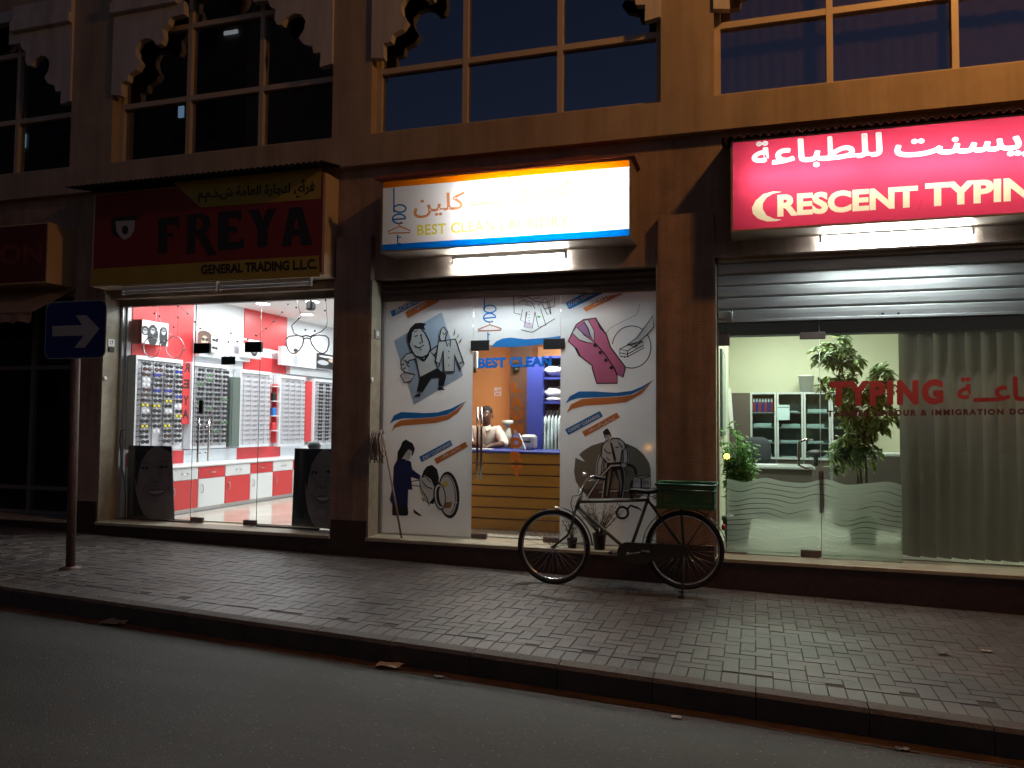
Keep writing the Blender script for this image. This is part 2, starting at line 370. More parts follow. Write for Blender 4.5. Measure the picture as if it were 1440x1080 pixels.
for wi, (a, b) in enumerate(WIN):
    fr = MB(); y0, y1 = .13, .2
    for x in (a, a+(b-a)/3-.03, a+2*(b-a)/3-.03, b-.06): fr.box(x, x+.06, y0, y1, 5.0, 7.3, WINFRAME)
    for i in range(3):
        xa = a+(b-a)*i/3+(.06 if i == 0 else .03); xb = a+(b-a)*(i+1)/3-(.06 if i == 2 else .03)
        for z in (5.0, 5.75, 6.7, 7.24): fr.box(xa, xb, y0+.004, y1, z, z+.065, WINFRAME)
    W_ = part(fr, 'window', ['dim wide window left of the dark red sign', 'dark wide window above the dark red and yellow sign', 'dark blue wide window above the bright white sign', 'orange-lit wide window with pale curtains above the red sign'][wi])
    mb = MB(); mb.box(a+.01, b-.01, .185, .19, 5.02, 7.28, UPGLASS); part(mb, 'pane', parent=W_)
    for s in (0, 1):
        mb = MB(); pts = [((a-.06+x) if s == 0 else (b+.06-x), .0, z) for x, z in TRL]
        pts = [(min(max(x, a-.0), b), -.03, z) for x, y, z in pts]
        mb.prism(pts, (0, .09, 0), TRIM)
        e = [(a, a+1.02), (b-1.02, b)][s]; mb.box(e[0], e[1], -.1, .06, zb+.0, zb+.13, TRIM); mb.box(e[0], e[1], -.06, .06, zb+.13, 7.3, TRIM)
        part(mb, 'arch_bracket', parent=W_)
    mb = MB(); xc = (a+b)/2; mb.ell((xc, -.02, zb+.16), (.16, .1, .16), TRIM, 12, 8); mb.box(a+1.02, b-1.02, 0, .12, zb+.2, 7.3, TRIM); part(mb, 'arch_keystone', parent=W_)
    if wi == 3:
        mb = MB(); vs = []; n = 160
        for i in range(n+1):
            x = a+.05+(b-a-.1)*i/n; y = .4+.008*math.sin(i*1.1)+.006*math.sin(i*.37)
            vs += [(x, y, 5.02), (x, y, 7.3)]
        mb.add(vs, [(2*i, 2*i+2, 2*i+3, 2*i+1) for i in range(n)], CURT, True); part(mb, 'curtain', parent=W_)
# rooms behind the shopfronts: floor, ceiling, walls
def room(x0, x1, y1, zc, mw, mc, mf, name, backm=None):
    mb = MB(); mb.box(x0-.1, x1+.1, .45, y1+.1, FL-.1, FL, mf); part(mb, name+'_floor')
    mb = MB(); mb.box(x0-.1, x1+.1, .5, y1+.1, zc, zc+.08, mc); part(mb, name+'_ceiling')
    mb = MB(); mb.box(x0-.1, x0, .32, y1, FL, zc, mw); part(mb, 'interior_wall')
    mb = MB(); mb.box(x1, x1+.1, .32, y1, FL, zc, mw); part(mb, 'interior_wall')
    mb = MB(); mb.box(x0-.1, x1+.1, y1, y1+.1, FL, zc, backm or mw); part(mb, 'interior_wall')
IW = mat('optician_wall', (.74, .75, .78), .55, var=.03, scale=3)
CEILW = mat('ceiling_tile', (.78, .78, .77), .7)
FLOORT = mat('polished_floor', (.62, .56, .47), .12, var=.1, scale=2)
room(-7.9, -4.5, 7.2, 3.5, IW, CEILW, FLOORT, 'optician')
OWALL = mat('orange_wall', (.68, .32, .13), .55, var=.06, scale=3)
room(-4.14, -.97, 3.3, 3.2, OWALL, CEILW, mat('laundry_floor', (.5, .5, .46), .3, var=.1), 'laundry')
CREAM = mat('cream_wall', (.66, .65, .5), .6, var=.04, scale=2)
room(-.37, 3.3, 5.0, 3.42, CREAM, CEILW, mat('office_floor', (.42, .4, .36), .3, var=.1), 'office')
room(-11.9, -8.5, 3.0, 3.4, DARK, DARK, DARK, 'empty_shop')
# ================================================================== SHOP SIGNS
TIN = mat('corrugated_tin', (.09, .05, .045), .55, .3, var=.3, scale=5)
def corrugated(mb, x0, x1, ya, za, yb, zb_, amp=.014, pitch=.075, m=TIN):
    n = int((x1-x0)/pitch*8); vs = []
    for i in range(n+1):
        x = x0+(x1-x0)*i/n; h = amp*math.sin(2*math.pi*(x-x0)/pitch)
        vs += [(x, ya, za+h), (x, yb, zb_+h), (x, yb, zb_+h-.004), (x, ya, za+h-.004)]
    fs = []
    for i in range(n):
        for k in range(4): fs.append((4*i+k, 4*i+4+k, 4*i+4+(k+1) % 4, 4*i+(k+1) % 4))
    mb.add(vs, fs, m)
def signbox(mb, x0, x1, yf, z0, z1, m, yb=.1, t=.02, fl=.02):    # open-fronted metal box with an inner white lining
    mb.box(x0, x1, yf, yb-.002, z1-t, z1, m); mb.box(x0, x1, yf, yb-.002, z0, z0+t, m)
    mb.box(x0, x0+t, yf, yb-.002, z0+t, z1-t, m); mb.box(x1-t, x1, yf, yb-.002, z0+t, z1-t, m)
    mb.box(x0+t, x1-t, yb-.03, yb-.01, z0+t, z1-t, WHITE)
def acrylic(name, c=(.9, .9, .9)):
    m, n, out = nodemat(name); tl = n.nodes.new('ShaderNodeBsdfTranslucent'); tl.inputs[0].default_value = (*c, 1)
    df = n.nodes.new('ShaderNodeBsdfDiffuse'); df.inputs[0].default_value = (.7, .7, .7, 1); mx = n.nodes.new('ShaderNodeMixShader'); mx.inputs[0].default_value = .3
    n.links.new(tl.outputs[0], mx.inputs[1]); n.links.new(df.outputs[0], mx.inputs[2]); n.links.new(mx.outputs[0], out.inputs[0]); return m
ACR = acrylic('opal_acrylic')
def boxtubes(sg, x0, x1, y, zs, strength, m):
    for z in zs:
        n = max(1, round((x1-x0)/1.3)); L = (x1-x0)/n
        for i in range(n):
            mb = MB(); mb.tube([(x0+L*i+.04, y, z), (x0+L*(i+1)-.04, y, z)], .014, m, 8); mb.build('inner_tube', sg)
def battenlamp(name, label, x0, x1, y, z, m, lit, group=None):
    t = thing(name, label, 'light', ((x0+x1)/2, y, z), group)
    mb = MB(); mb.bbox(x0-.03, x1+.03, y-.022, y+.022, z+.028, z+.075, WHITE, .006); mb.build('batten', t)
    for x in (x0-.015, x1+.015): MB().bbox(x-.014, x+.014, y-.018, y+.018, z-.02, z+.03, WHITE, .004).build('lamp_holder', t)
    mb = MB(); mb.tube([(x0, y, z), (x1, y, z)], .015, m, 12); mb.build('tube', t)
    return t
TUBE = emit('fluorescent_tube', (.88, .99, .98), L_TUBE)
DEAD = mat('unlit_tube', (.6, .6, .6), .3)
# --- laundry sign
SG = thing('laundry_sign', 'bright white lightbox sign with orange and blue bands above laundry', 'sign', (-2.53, 0, 3.55))
x0, x1, z0, z1, yf = -3.9, -1.17, 3.55, 4.33, -.3
BOXM = mat('sign_box_metal', (.32, .25, .2), .5, .3, var=.15)
mb = MB(); signbox(mb, x0-.012, x1+.012, yf+.0, z0-.012, z1+.012, BOXM); mb.build('box', SG)
mb = MB(); mb.poly([(x0, yf+.006, z0), (x1, yf+.006, z0), (x1, yf+.006, z1), (x0, yf+.006, z1)], ACR); mb.build('face', SG)
boxtubes(SG, x0+.95, x1-.1, -.06, (3.78, 4.1), 0, emit('box_tube_white', (1, 1, 1), L_BOX2))
VO = vinyl('vinyl_orange', (1, .5, .03)); VB = vinyl('vinyl_blue', (.0, .45, .9)); yv = yf+.004
mb = MB(); mb.box(x0, x1, yv-.001, yv, z1-.075, z1, VO); mb.build('orange_band', SG)
mb = MB(); mb.box(x0, x1, yv-.001, yv, z0, z0+.075, VB); mb.build('blue_band', SG)
yl = yv-.002; mb = MB(); VB2 = vinyl('vinyl_logo_blue', (.02, .2, .5)); VO2 = vinyl('vinyl_logo_orange', (.75, .3, .12)); VY = vinyl('vinyl_yellow', (.95, .82, .12))
def bestlogo(mb, pts, y, mb_, mo, wd):
    # pts: anchor functions of the logo column: stem x/top/bottom, bowl, e, hanger, t  (crop coordinates)
    c, (sx, st, sb), (bx, by, brx, bry), (ex, ey, er), (hx, hy, hw, hh), (tx, tt, tb) = pts
    mb.line([(sx, st), (sx, sb)], wd, y, mb_, c); mb.line(ellipse(bx, by, brx, bry), wd, y, mb_, c, True)
    mb.line([(ex-er*.9, ey+er*.12), (ex+er*.6, ey-er*.02)]+ellipse(ex, ey, er, er*.72, 26, -2, -305), wd, y, mb_, c)
    mb.line([(hx+hw*.02, hy-hh*.5), (hx-hw*.5, hy+hh*.25), (hx-hw*.48, hy+hh*.45), (hx+hw*.48, hy+hh*.35), (hx+hw*.5, hy+hh*.12), (hx+hw*.02, hy-hh*.5), (hx+hw*.0, hy-hh*.8), (hx+hw*.08, hy-hh*1.05), (hx+hw*.13, hy-hh*.85)], wd*.75, y, mo, c)
    mb.line([(tx, tt), (tx, tb-4), (tx+5, tb), (tx+16, tb)], wd*.85, y, mb_, c); mb.line([(tx-1, tt+(tb-tt)*.3), (tx+17, tt+(tb-tt)*.27)], wd*.7, y, mb_, c)
bestlogo(mb, (C2, (122, 196, 318), (152, 300, 31, 19), (148, 352, 33), (148, 408, 115, 38), (141, 432, 478)), yl, VB2, VO2, 8); mb.build('emblem', SG)
AR_CLEAN = '\uFEE6\uFEF4\uFEE0\uFEDB'; AR_BEST = '\uFE96\uFEB4\uFE91'
mb = MB(); put(mb, AR_CLEAN, [(222, 352), (482, 352-24), (482, 212), (222, 232)], yl, VO2, .012, C2); put(mb, AR_BEST, [(508, 310), (690, 300), (690, 215), (508, 225)], yl, VO2, .008, C2)
put(mb, '\uFEF1\uFEAD\uFEAA\uFEE7\uFEFB', [(730, 300), (1010, 275), (1010, 150), (730, 175)], yl, VO2, .004, C2); mb.build('arabic_lettering', SG)
mb = MB(); put(mb, 'BEST CLEAN LAUNDRY', [(240, 437), (1010, 388), (1010, 334), (240, 382)], yl, VY, .03, C2, 1.1); mb.build('lettering', SG)
mb = MB()
for pl in ([(1040, 215), (1040, 195), (1062, 188), (1120, 172)], [(1170, 180), (1185, 168), (1215, 165), (1235, 178), (1240, 200)], [(1200, 170), (1222, 150), (1245, 165), (1268, 190), (1262, 240), (1262, 300)], [(1190, 205), (1200, 240), (1215, 285)], [(1080, 200), (1090, 270)], [(1120, 190), (1135, 260)]): mb.line(pl, 3, yl, vinyl('vinyl_grey', (.55, .55, .55)), C2)
mb.build('clothes_drawing', SG)
mb = MB(); fl = [P(C2[0]+a/3.6, C2[1]+b/3.6, -.33) for a, b in [(20, 150), (30, 135), (330, 105), (500, 92), (640, 95), (780, 75), (900, 55), (1130, 25), (1145, 45), (1160, 50), (1000, 70), (880, 85), (700, 105), (560, 112), (350, 130), (60, 160)]]
BRK = mat('brick_red_flashing', (.3, .09, .06), .6, var=.2)
mb.prism(fl, (0, .05, 0), BRK); mb.box(x0-.06, x1+.05, -.34, .1, z1+.016, z1+.03, BRK); mb.build('top_flashing', SG)
battenlamp('fluorescent_light', 'lit fluorescent tube under the white laundry sign', -3.17, -1.92, .035, 3.455, TUBE, 1)
# --- typing sign
SG = thing('typing_sign', 'red lightbox sign with cream letters above the typing office', 'sign', (1.6, 0, 3.54))
x0, x1, z0, z1 = -.19, 3.35, 3.54, 4.405
mb = MB(); signbox(mb, x0-.012, x1+.012, yf+.0, z0-.012, z1+.012, BOXM); mb.build('box', SG)
mb = MB(); mb.poly([(x0, yf+.006, z0), (x1, yf+.006, z0), (x1, yf+.006, z1), (x0, yf+.006, z1)], ACR); mb.build('face', SG)
boxtubes(SG, x0+.1, x1-.1, -.12, (4.04,), 0, emit('box_tube_cool', (1, .98, .97), L_BOX3))
VR = vinyl('vinyl_red', (.7, .052, .11), (.5, .03, .06)); VC = vinyl('vinyl_cream', (1, .93, .6)); VW = vinyl('vinyl_clear', (1, 1, .97)); yv = yf+.004
AR_T = '\uFE94\uFECB\uFE8E\uFE92\uFEC4\uFEE0\uFEDF'; AR_C = '\uFE96\uFEE8\uFEB4\uFEF3\uFEAE\uFEDB'
items = [(AR_T, [(190, 296), (785, 250), (785, 118), (190, 166)], .004), (AR_C, [(848, 262), (1640, 212), (1640, 82), (848, 128)], .004),
         ('RESCENT', [(305, 508), (952, 462), (952, 362), (305, 405)], .045), ('TYPING', [(985, 462), (1620, 420), (1620, 312), (985, 352)], .045)]
let = MB(); holes = []  # openings of the red film
for s_, q, b_ in items:
    vs, fs = glyphs(s_, b_); A = [P(C3[0]+p/C3[2], C3[1]+r/C3[2], yv) for p, r in q]
    wv = [A[0]*(1-u)*(1-v)+A[1]*u*(1-v)+A[2]*u*v+A[3]*(1-u)*v for u, v in vs]; holes.append((wv, fs))
    if s_ in (AR_T, AR_C):
        for dx, dz in FAT[1:]: holes.append(([p+Vector((dx*.007, 0, dz*.009)) for p in wv], fs))
    let.add([p+Vector((0, -.0025, 0)) for p in wv], fs, VW if s_ in (AR_T, AR_C) else VC)
moon = [(325, 392), (285, 390), (240, 402), (205, 432), (188, 465), (192, 492), (215, 515), (255, 528), (300, 527), (325, 520), (290, 516), (255, 500), (238, 472), (238, 445), (255, 418), (285, 400)]
mp_ = [P(C3[0]+a/C3[2], C3[1]+b/C3[2], yv) for a, b in moon]; holes.append((mp_, tessellate_polygon([mp_])))
let.px([(a, b) for a, b in moon], yv-.0025, VC, C3)
sl = [(962, 472), (966, 428), (972, 428), (958, 473)]; let.px([(968, 430), (973, 430), (957, 474), (951, 474)], yv-.0025, VC, C3)
cutsheet('red_film', [Vector((x0, yv, z0)), Vector((x1, yv, z0)), Vector((x1, yv, z1)), Vector((x0, yv, z1))], holes, VR, SG)
let.build('lettering', SG)
mb = MB(); corrugated(mb, x0-.1, x1+.1, -.36, z1+.03, .1, z1+.09); mb.build('tin_canopy', SG)
battenlamp('fluorescent_light', 'lit fluorescent tube under the red typing sign', .64, 1.91, .03, 3.475, TUBE, 1)
# --- optician sign (unlit)
SG = thing('optician_sign', 'unlit dark red and yellow sign with tin canopy above optician', 'sign', (-6.33, 0, 3.36))
x0, x1, z0, z1, yf = -8.0, -4.67, 3.35, 4.53, -.2
SR = mat('sign_red', (.22, .028, .03), .4, var=.12, scale=3); SY = mat('sign_yellow', (.38, .28, .05), .4, var=.12, scale=3); SK = mat('sign_letter_dark', (.022, .018, .022), .5)
mb = MB(); mb.box(x0, x1, yf+.004, .098, z0, z1, mat('sign_box_cream', (.5, .4, .28), .5, var=.1)); mb.build('box', SG)
mb = MB(); mb.box(x0+.03, x1-.03, yf, yf+.003, z0+.03, z1-.01, SR); mb.build('face', SG)
yv = yf-.002; mb = MB(); mb.px([(112, 600), (1320, 527), (1325, 640), (100, 685)], yv, SY, C1); mb.px([(540, 138), (1335, 60), (1330, 225), (690, 272)], yv, SY, C1); mb.build('yellow_panel', SG)
yv = yf-.004; mb = MB()
for pl in ([(465, 330), (575, 318), (577, 395), (560, 365), (512, 360), (512, 405), (545, 410), (545, 425), (512, 425), (512, 512), (465, 520)],
           [(610, 312), (700, 302), (738, 325), (742, 375), (715, 410), (775, 522), (735, 528), (668, 420), (660, 420), (662, 512), (612, 520), (620, 480), (620, 340)],
           [(785, 296), (910, 285), (905, 345), (885, 325), (840, 325), (840, 370), (885, 375), (885, 405), (840, 405), (845, 455), (890, 455), (920, 430), (920, 488), (785, 500)],
           [(945, 285), (1000, 280), (1022, 340), (1045, 278), (1095, 275), (1048, 380), (1045, 480), (992, 486), (996, 385)],
           [(1165, 272), (1230, 268), (1285, 470), (1230, 472), (1218, 420), (1180, 422), (1172, 475), (1125, 478)]): mb.px(pl, yv, SK, C1)
mb.px([(685, 328), (700, 345), (700, 375), (685, 388), (665, 388), (668, 330)], yv-.001, SR, C1); mb.px([(1200, 320), (1213, 385), (1187, 388)], yv-.001, SR, C1)
put(mb, 'GENERAL TRADING L.L.C.', [(692, 630), (1310, 600), (1310, 545), (692, 578)], yv, SK, .04, C1)
put(mb, '\uFEE1.\uFEE1.\uFEAB.\uFEB5 \uFE94\uFEE3\uFE8E\uFECC\uFEDF\uFE8D \uFE93\uFEAD\uFE8E\uFEA0\uFE98\uFEDF \uFEF1\uFE83\uFEAE\uFED3', [(675, 250), (1298, 215), (1298, 115), (675, 160)], yv, SK, .03, C1); mb.build('lettering', SG)
mb = MB(); mb.px([(236, 345), (340, 340), (336, 395), (315, 430), (285, 445), (262, 430), (242, 400)], yv, mat('sign_white', (.42, .4, .42), .5), C1); mb.px([(225, 325), (375, 310), (345, 340), (236, 345), (240, 400), (262, 440), (225, 420), (212, 340)], yv, SK, C1); mb.px(ellipse(288, 392, 17, 24, 16), yv-.001, SK, C1); mb.build('eye_emblem', SG)
mb = MB(); corrugated(mb, x0-.22, x1+.08, -.42, z1+.05, .1, z1+.14, m=mat('green_tin', (.018, .024, .018), .6, .2, var=.3)); mb.build('tin_canopy', SG)
for i, (a, b) in enumerate(((-7.55, -6.2), (-6.1, -4.9))):
    battenlamp('fluorescent_light', ['unlit fluorescent batten under the left half of the dark red sign', 'unlit fluorescent batten under the right half of the dark red sign'][i], a, b, -.12, 3.265, DEAD, 0)
# --- far left sign and awning
SG = thing('dark_shop_sign', 'dim dark red shop sign at left edge of the row', 'sign', (-9.6, 0, 3.4)); xr = P(67, 340, -.3).x
mb = MB(); mb.box(xr-2.6, xr+.0, -.296, .098, 3.42, 4.2, mat('sign_box_tan', (.5, .35, .2), .5)); mb.build('box', SG)
mb = MB(); mb.box(xr-2.58, xr-.02, -.3, -.297, 3.44, 4.18, mat('sign_dark_red', (.12, .018, .014), .5)); mb.build('face', SG)
mb = MB(); put(mb, 'FASHION', [(-95, 376), (60, 370), (60, 342), (-95, 348)], -.302, mat('sign_dim_letter', (.2, .05, .03), .5), .03); mb.build('lettering', SG)
aw = MB(); AWM = mat('awning_canvas', (.3, .2, .13), .8, var=.2, scale=4); vs = []; n = 60
for i in range(n+1):
    x = -12+3.45*i/n; f_ = .02*math.sin(i*1.3)
    vs += [(x, .09, 3.4), (x, -.28, 3.16), (x, -.55+f_*.3, 3.0), (x, -.56+f_, 2.86+.03*abs(math.sin(i*.8)))]
aw.add(vs, [(4*i+k, 4*i+4+k, 4*i+5+k, 4*i+1+k) for i in range(n) for k in range(3)], AWM, True)
aw.tube([(-12, -.55, 3.0), (-8.55, -.55, 3.0)], .012, MAROON)
tag(aw.build('awning'), 'brown canvas awning over the dark shop at far left', 'awning')
# ================================================================== SHOPFRONTS (glass)
YG = .3
def front(name, label, x0, x1): return thing(name, label, 'shopfront', ((x0+x1)/2, YG, .385))
def patch(mb, x0, x1, z0, z1, m=BLACK): mb.bbox(x0, x1, YG-.018, YG+.026, z0, z1, m, .004)
def patches(par, *q):
    for a in q: mb = MB(); patch(mb, *a); mb.build('patch_fitting', par)
# dark shop
FR = front('dark_shopfront', 'unlit aluminium shopfront behind the blue arrow sign', -12, -8.45)
mb = MB(); AL2 = mat('dark_aluminium', (.22, .2, .19), .5, .5)
for x in (-12, -10.3, -9.45, -8.51): mb.box(x, x+.06, .26, .32, .39, 3.3, AL2)
for a, b in ((-11.94, -10.3), (-10.24, -9.45), (-9.39, -8.51)):
    for z in (.39, .72, 2.35, 3.24): mb.box(a, b, .264, .316, z, z+.055, AL2)
mb.build('frame', FR); mb = MB(); mb.box(-11.97, -8.48, .286, .292, .41, 3.28, GLASS); mb.build('pane', FR)
# optician
FR = front('optician_shopfront', 'clear glass shopfront of the red and white optician', -7.99, -4.63)
XA, XB = P(275, 500, YG).x, P(366, 500, YG).x; ZD = P(320, 490, YG).z; ZT = 3.16
mb = MB(); mb.box(-7.97, -7.93, .27, .33, .386, ZT, ALU); mb.box(-7.97, -4.65, .26, .34, ZT, 3.3, mat('top_rail', (.1, .085, .07), .5)); mb.box(-4.66, -4.635, .27, .33, .386, ZT, ALU); mb.build('frame', FR)
for n_, a, b, za, zb2 in (('side_panel', -7.93, XA-.004, .392, ZT), ('side_panel', XB+.004, -4.66, .392, ZT), ('transom_panel', XA, XB, ZD+.004, ZT)):
    mb = MB(); mb.box(a, b, YG-.005, YG+.005, za, zb2, GLASS); mb.tube([(b if a < -7 else a, YG-.007, za), (b if a < -7 else a, YG-.007, zb2)], .004, mat('glass_edge', (.05, .09, .08), .2)); o = mb.build(n_, FR)
    if n_ == 'side_panel': mb = MB(); mb.box(a+(.35 if a < -7 else .0), b-(0 if a < -7 else .3), YG-.012, YG+.012, .386, .405, MAROON); mb.build('bottom_rail', FR)
mb = MB(); mb.box(XA+.004, XB-.004, YG-.005, YG+.005, .4, ZD, GLASS); DR = mb.build('door', FR)
patches(DR, (XA-.02, XA+.22, ZD-.055, ZD+.075), (XB-.22, XB+.02, ZD-.055, ZD+.075))
patches(DR, (XA, XA+.18, .392, .46, MAROON), (XB-.18, XB, .392, .46, MAROON))
def pull(mb, xs_, z0, z1, m=STEEL, y=YG-.05):
    for x in xs_: mb.tube([(x, y, z0), (x, y, z1)], .013, m, 10)
    for z in (z0+.14*(z1-z0)/.7, z1-.14*(z1-z0)/.7):
        for x in xs_: mb.tube([(x, y, z), (x, YG-.004, z)], .009, m, 8)
mb = MB(); pull(mb, [P(283, 600, YG).x], P(284, 650, YG).z, P(284, 586, YG).z, CHROME); pull(mb, [P(290, 600, YG).x], P(284, 648, YG).z, P(284, 588, YG).z, CHROME, YG+.05); mb.build('handle', DR)
mb = MB(); q = P(283, 572, YG-.02); mb.bbox(q.x-.03, q.x+.03, YG-.04, YG-.006, q.z-.09, q.z+.09, BLACK); mb.build('lock', DR)
# laundry
FR = front('laundry_shopfront', 'white filmed glass shopfront with cleaning cartoons around a glass door', -4.18, -.93)
XA, XB, ZD, ZT = -3.03, -2.02, 2.55, 3.17
mb = MB(); mb.box(-4.16, -4.13, .27, .33, .386, ZT, ALU); mb.box(-.98, -.95, .27, .33, .386, ZT, ALU); mb.box(-4.13, XA-.006, .285, .315, .386, .41, ALU); mb.box(XB+.006, -.98, .285, .315, .386, .41, ALU); mb.build('frame', FR)
def filmpanel(n_, a, b, za, zb2):
    mb = MB(); mb.box(a, b, YG-.004, YG+.006, za, zb2, GLASS); o = mb.build(n_, FR)
    mb = MB(); mb.poly([(a, YG-.0055, za), (b, YG-.0055, za), (b, YG-.0055, zb2), (a, YG-.0055, zb2)], FILM); mb.build('film', o); return o
PL = filmpanel('side_panel', -4.13, XA-.004, .412, ZT); PR = filmpanel('side_panel', XB+.004, -.98, .412, ZT); PT = filmpanel('transom_panel', XA, XB, ZD+.006, ZT)
mb = MB(); mb.box(XA+.004, XB-.004, YG-.005, YG+.005, .41, ZD, GLASS); DR = mb.build('door', FR)
patches(DR, (XA-.03, XA+.19, ZD-.055, ZD+.06), (XB-.19, XB+.05, ZD-.055, ZD+.06))
patches(DR, (XA, XA+.18, .392, .45, MAROON), (XB-.18, XB, .392, .45, MAROON))
mb = MB(); za, zb2 = P(674, 674, YG).z, P(674, 573, YG).z; pull(mb, [P(671.2, 620, YG-.05).x, P(676.8, 620, YG-.05).x], za, zb2, mat('dark_chrome', (.3, .28, .27), .18, 1)); mb.build('handle', DR)
y1 = YG-.008; y2 = y1-.001; y3 = y2-.001; y4 = y3-.001; y5 = y4-.001
PALE = mat('sticker_pale_blue', (.36, .46, .6), .5); SKIN = mat('cartoon_grey', (.56, .58, .6), .5)
mb = MB()   # ironing man
mb.px([(185, 425), (545, 210), (710, 690), (335, 915)], y1, PALE, C6)
def arm(pts, wo, wi, c, y=y2, fill=SKIN): mb.line(pts, wo, y, INK, c); mb.line(pts, wi, y-.001, fill, c)
arm([(345, 540), (290, 552), (258, 590), (262, 630), (290, 650)], 64, 46, C6)
arm([(455, 545), (490, 505), (530, 480)], 52, 34, C6)
for pl in ([(350, 560), (410, 582), (455, 505), (502, 555), (512, 640), (380, 706)],): mb.px(pl, y4, SKIN, C6); mb.line(pl, 10, y5, INK, C6, True)
hd = [(312, 340), (385, 332), (420, 370), (450, 430), (462, 490), (440, 535), (395, 555), (350, 545), (320, 505), (300, 460), (296, 425)]
mb.px(hd, y4, SKIN, C6); mb.line(hd, 11, y5, INK, C6, True)
mb.px([(290, 440), (285, 380), (308, 330), (345, 295), (390, 290), (428, 300), (412, 318), (422, 348), (385, 332), (345, 338), (322, 365), (316, 418), (303, 450)], y5-.001, INK, C6)
for pl, wd in (([(340, 462), (358, 478), (385, 478), (412, 458)], 7), ([(386, 380), (402, 440), (376, 444)], 8), ([(340, 395), (365, 388)], 8), ([(388, 378), (393, 392)], 9), ([(335, 362), (362, 350)], 6), ([(378, 498), (396, 494)], 5), ([(408, 580), (385, 560), (420, 575), (450, 530)], 9), ([(265, 575), (300, 600)], 9), ([(232, 610), (262, 605)], 7), ([(250, 640), (275, 632)], 7)): mb.line(pl, wd, y5-.001, INK, C6)
ir = [(232, 690), (268, 668), (342, 684), (312, 735), (265, 746)]; mb.px(ir, y4, SKIN, C6); mb.line(ir, 9, y5, INK, C6, True)
for a in range(4):
    for b in range(2): mb.px(ellipse(262+a*15, 692+b*18+a*1, 3, 3, 6), y5, INK, C6)
tr = [(382, 705), (520, 640), (582, 690), (562, 770), (520, 770), (527, 708), (470, 710), (402, 818), (358, 812)]; mb.px(tr, y4, INK, C6)
for pl in ([(330, 852), (380, 822), (384, 850)], [(518, 782), (545, 778), (572, 800), (520, 806)], [(648, 330), (646, 375), (632, 396)], [(678, 372), (672, 396), (655, 412)], [(700, 405), (690, 437), (668, 452)]): mb.px(pl, y4, INK, C6)
sh = [(522, 432), (650, 415), (716, 605), (690, 642), (642, 530), (642, 660), (565, 662), (556, 505), (525, 625), (498, 590)]
mb.px(sh, y5-.002, SKIN, C6); mb.line(sh, 10, y5-.003, INK, C6, True)
for pl in ([(578, 428), (590, 470), (598, 445), (610, 472), (614, 425)], [(500, 590), (530, 600)], [(678, 600), (705, 590)]): mb.line(pl, 8, y5-.003, INK, C6)
for z in (508, 556, 614): mb.px(ellipse(600, z, 5, 5, 8), y5-.003, INK, C6)
fs_ = [(540, 432), (530, 400), (540, 345), (560, 322), (590, 360), (575, 405), (572, 428)]; mb.px(fs_, y5-.002, SKIN, C6); mb.line(fs_, 9, y5-.003, INK, C6, True); mb.line([(552, 370), (572, 380), (580, 360)], 7, y5-.003, INK, C6)
mb.build('ironing_cartoon', PL)
def banner(name, pan, c, bq, oq, t1, t2, q1, q2):
    mb = MB(); mb.px(bq, y1, BLUE, c); mb.px(oq, y1, ORANGE, c); WL = mat('sticker_white', (.7, .72, .74), .5)
    put(mb, t1, q1, y2, WL, .02, c); put(mb, t2, q2, y2, WL, .02, c); mb.build(name, pan)
TANZ = '\uFED2\uFEF4\uFEC8\uFEE8\uFE97'
banner('ironing_banner', PL, C6, [(155, 205), (330, 118), (428, 110), (172, 246)], [(270, 210), (430, 125), (530, 112), (522, 132), (288, 258)], 'IRONING', '\uFEF1\uFEEE\uFEDB', [(200, 222), (385, 128), (372, 100), (190, 188)], [(350, 200), (440, 158), (425, 122), (335, 172)])
banner('dry_cleaning_banner', PL, C8, [(340, 405), (555, 288), (572, 325), (358, 442)], [(443, 420), (660, 300), (678, 335), (463, 455)], 'DRY CLEANING', '\uFED1\uFE8E\uFE9F '+TANZ, [(372, 428), (560, 322), (552, 302), (364, 406)], [(500, 420), (630, 352), (618, 328), (488, 396)])
SWB = [(137, 178), (165, 120), (215, 95), (300, 98), (380, 103), (470, 98), (560, 72), (665, 18), (590, 80), (530, 115), (430, 133), (330, 138), (230, 140), (170, 155)]
SWO = [(150, 232), (170, 183), (210, 153), (300, 142), (430, 135), (530, 117), (600, 78), (665, 20), (610, 100), (540, 150), (450, 172), (330, 182), (220, 190), (175, 205)]
mb = MB(); mb.px(SWB, y1, BLUE, C8); mb.px(SWO, y1, ORANGE, C8); mb.build('swoosh', PL)
mb = MB()   # dry cleaning woman and machine
NAVY = mat('sticker_navy', (.012, .016, .1), .5)
mb.px([(165, 470), (190, 425), (240, 415), (285, 440), (292, 490), (352, 535), (340, 562), (285, 545), (294, 632), (265, 630), (262, 748), (160, 745), (137, 700), (160, 600)], y1, NAVY, C8)
mb.px([(155, 740), (262, 745), (266, 800), (255, 812), (155, 808)], y2, INK, C8)
mb.px([(235, 418), (238, 380), (262, 350), (290, 352), (280, 385), (283, 415), (258, 432)], y2, SKIN, C8)
mb.px([(190, 425), (192, 370), (215, 330), (225, 300), (250, 284), (262, 292), (295, 310), (312, 350), (300, 388), (288, 404), (292, 365), (268, 352), (242, 385), (232, 405), (215, 425)], y3, INK, C8); mb.line([(262, 385), (276, 388)], 4, y3, INK, C8); mb.line([(262, 412), (274, 410)], 3, y3, RED, C8)
mb.px([(355, 545), (372, 500), (395, 470), (430, 460), (465, 490), (478, 550), (470, 620), (450, 700), (440, 730), (415, 728), (430, 640)], y1, INK, C8)
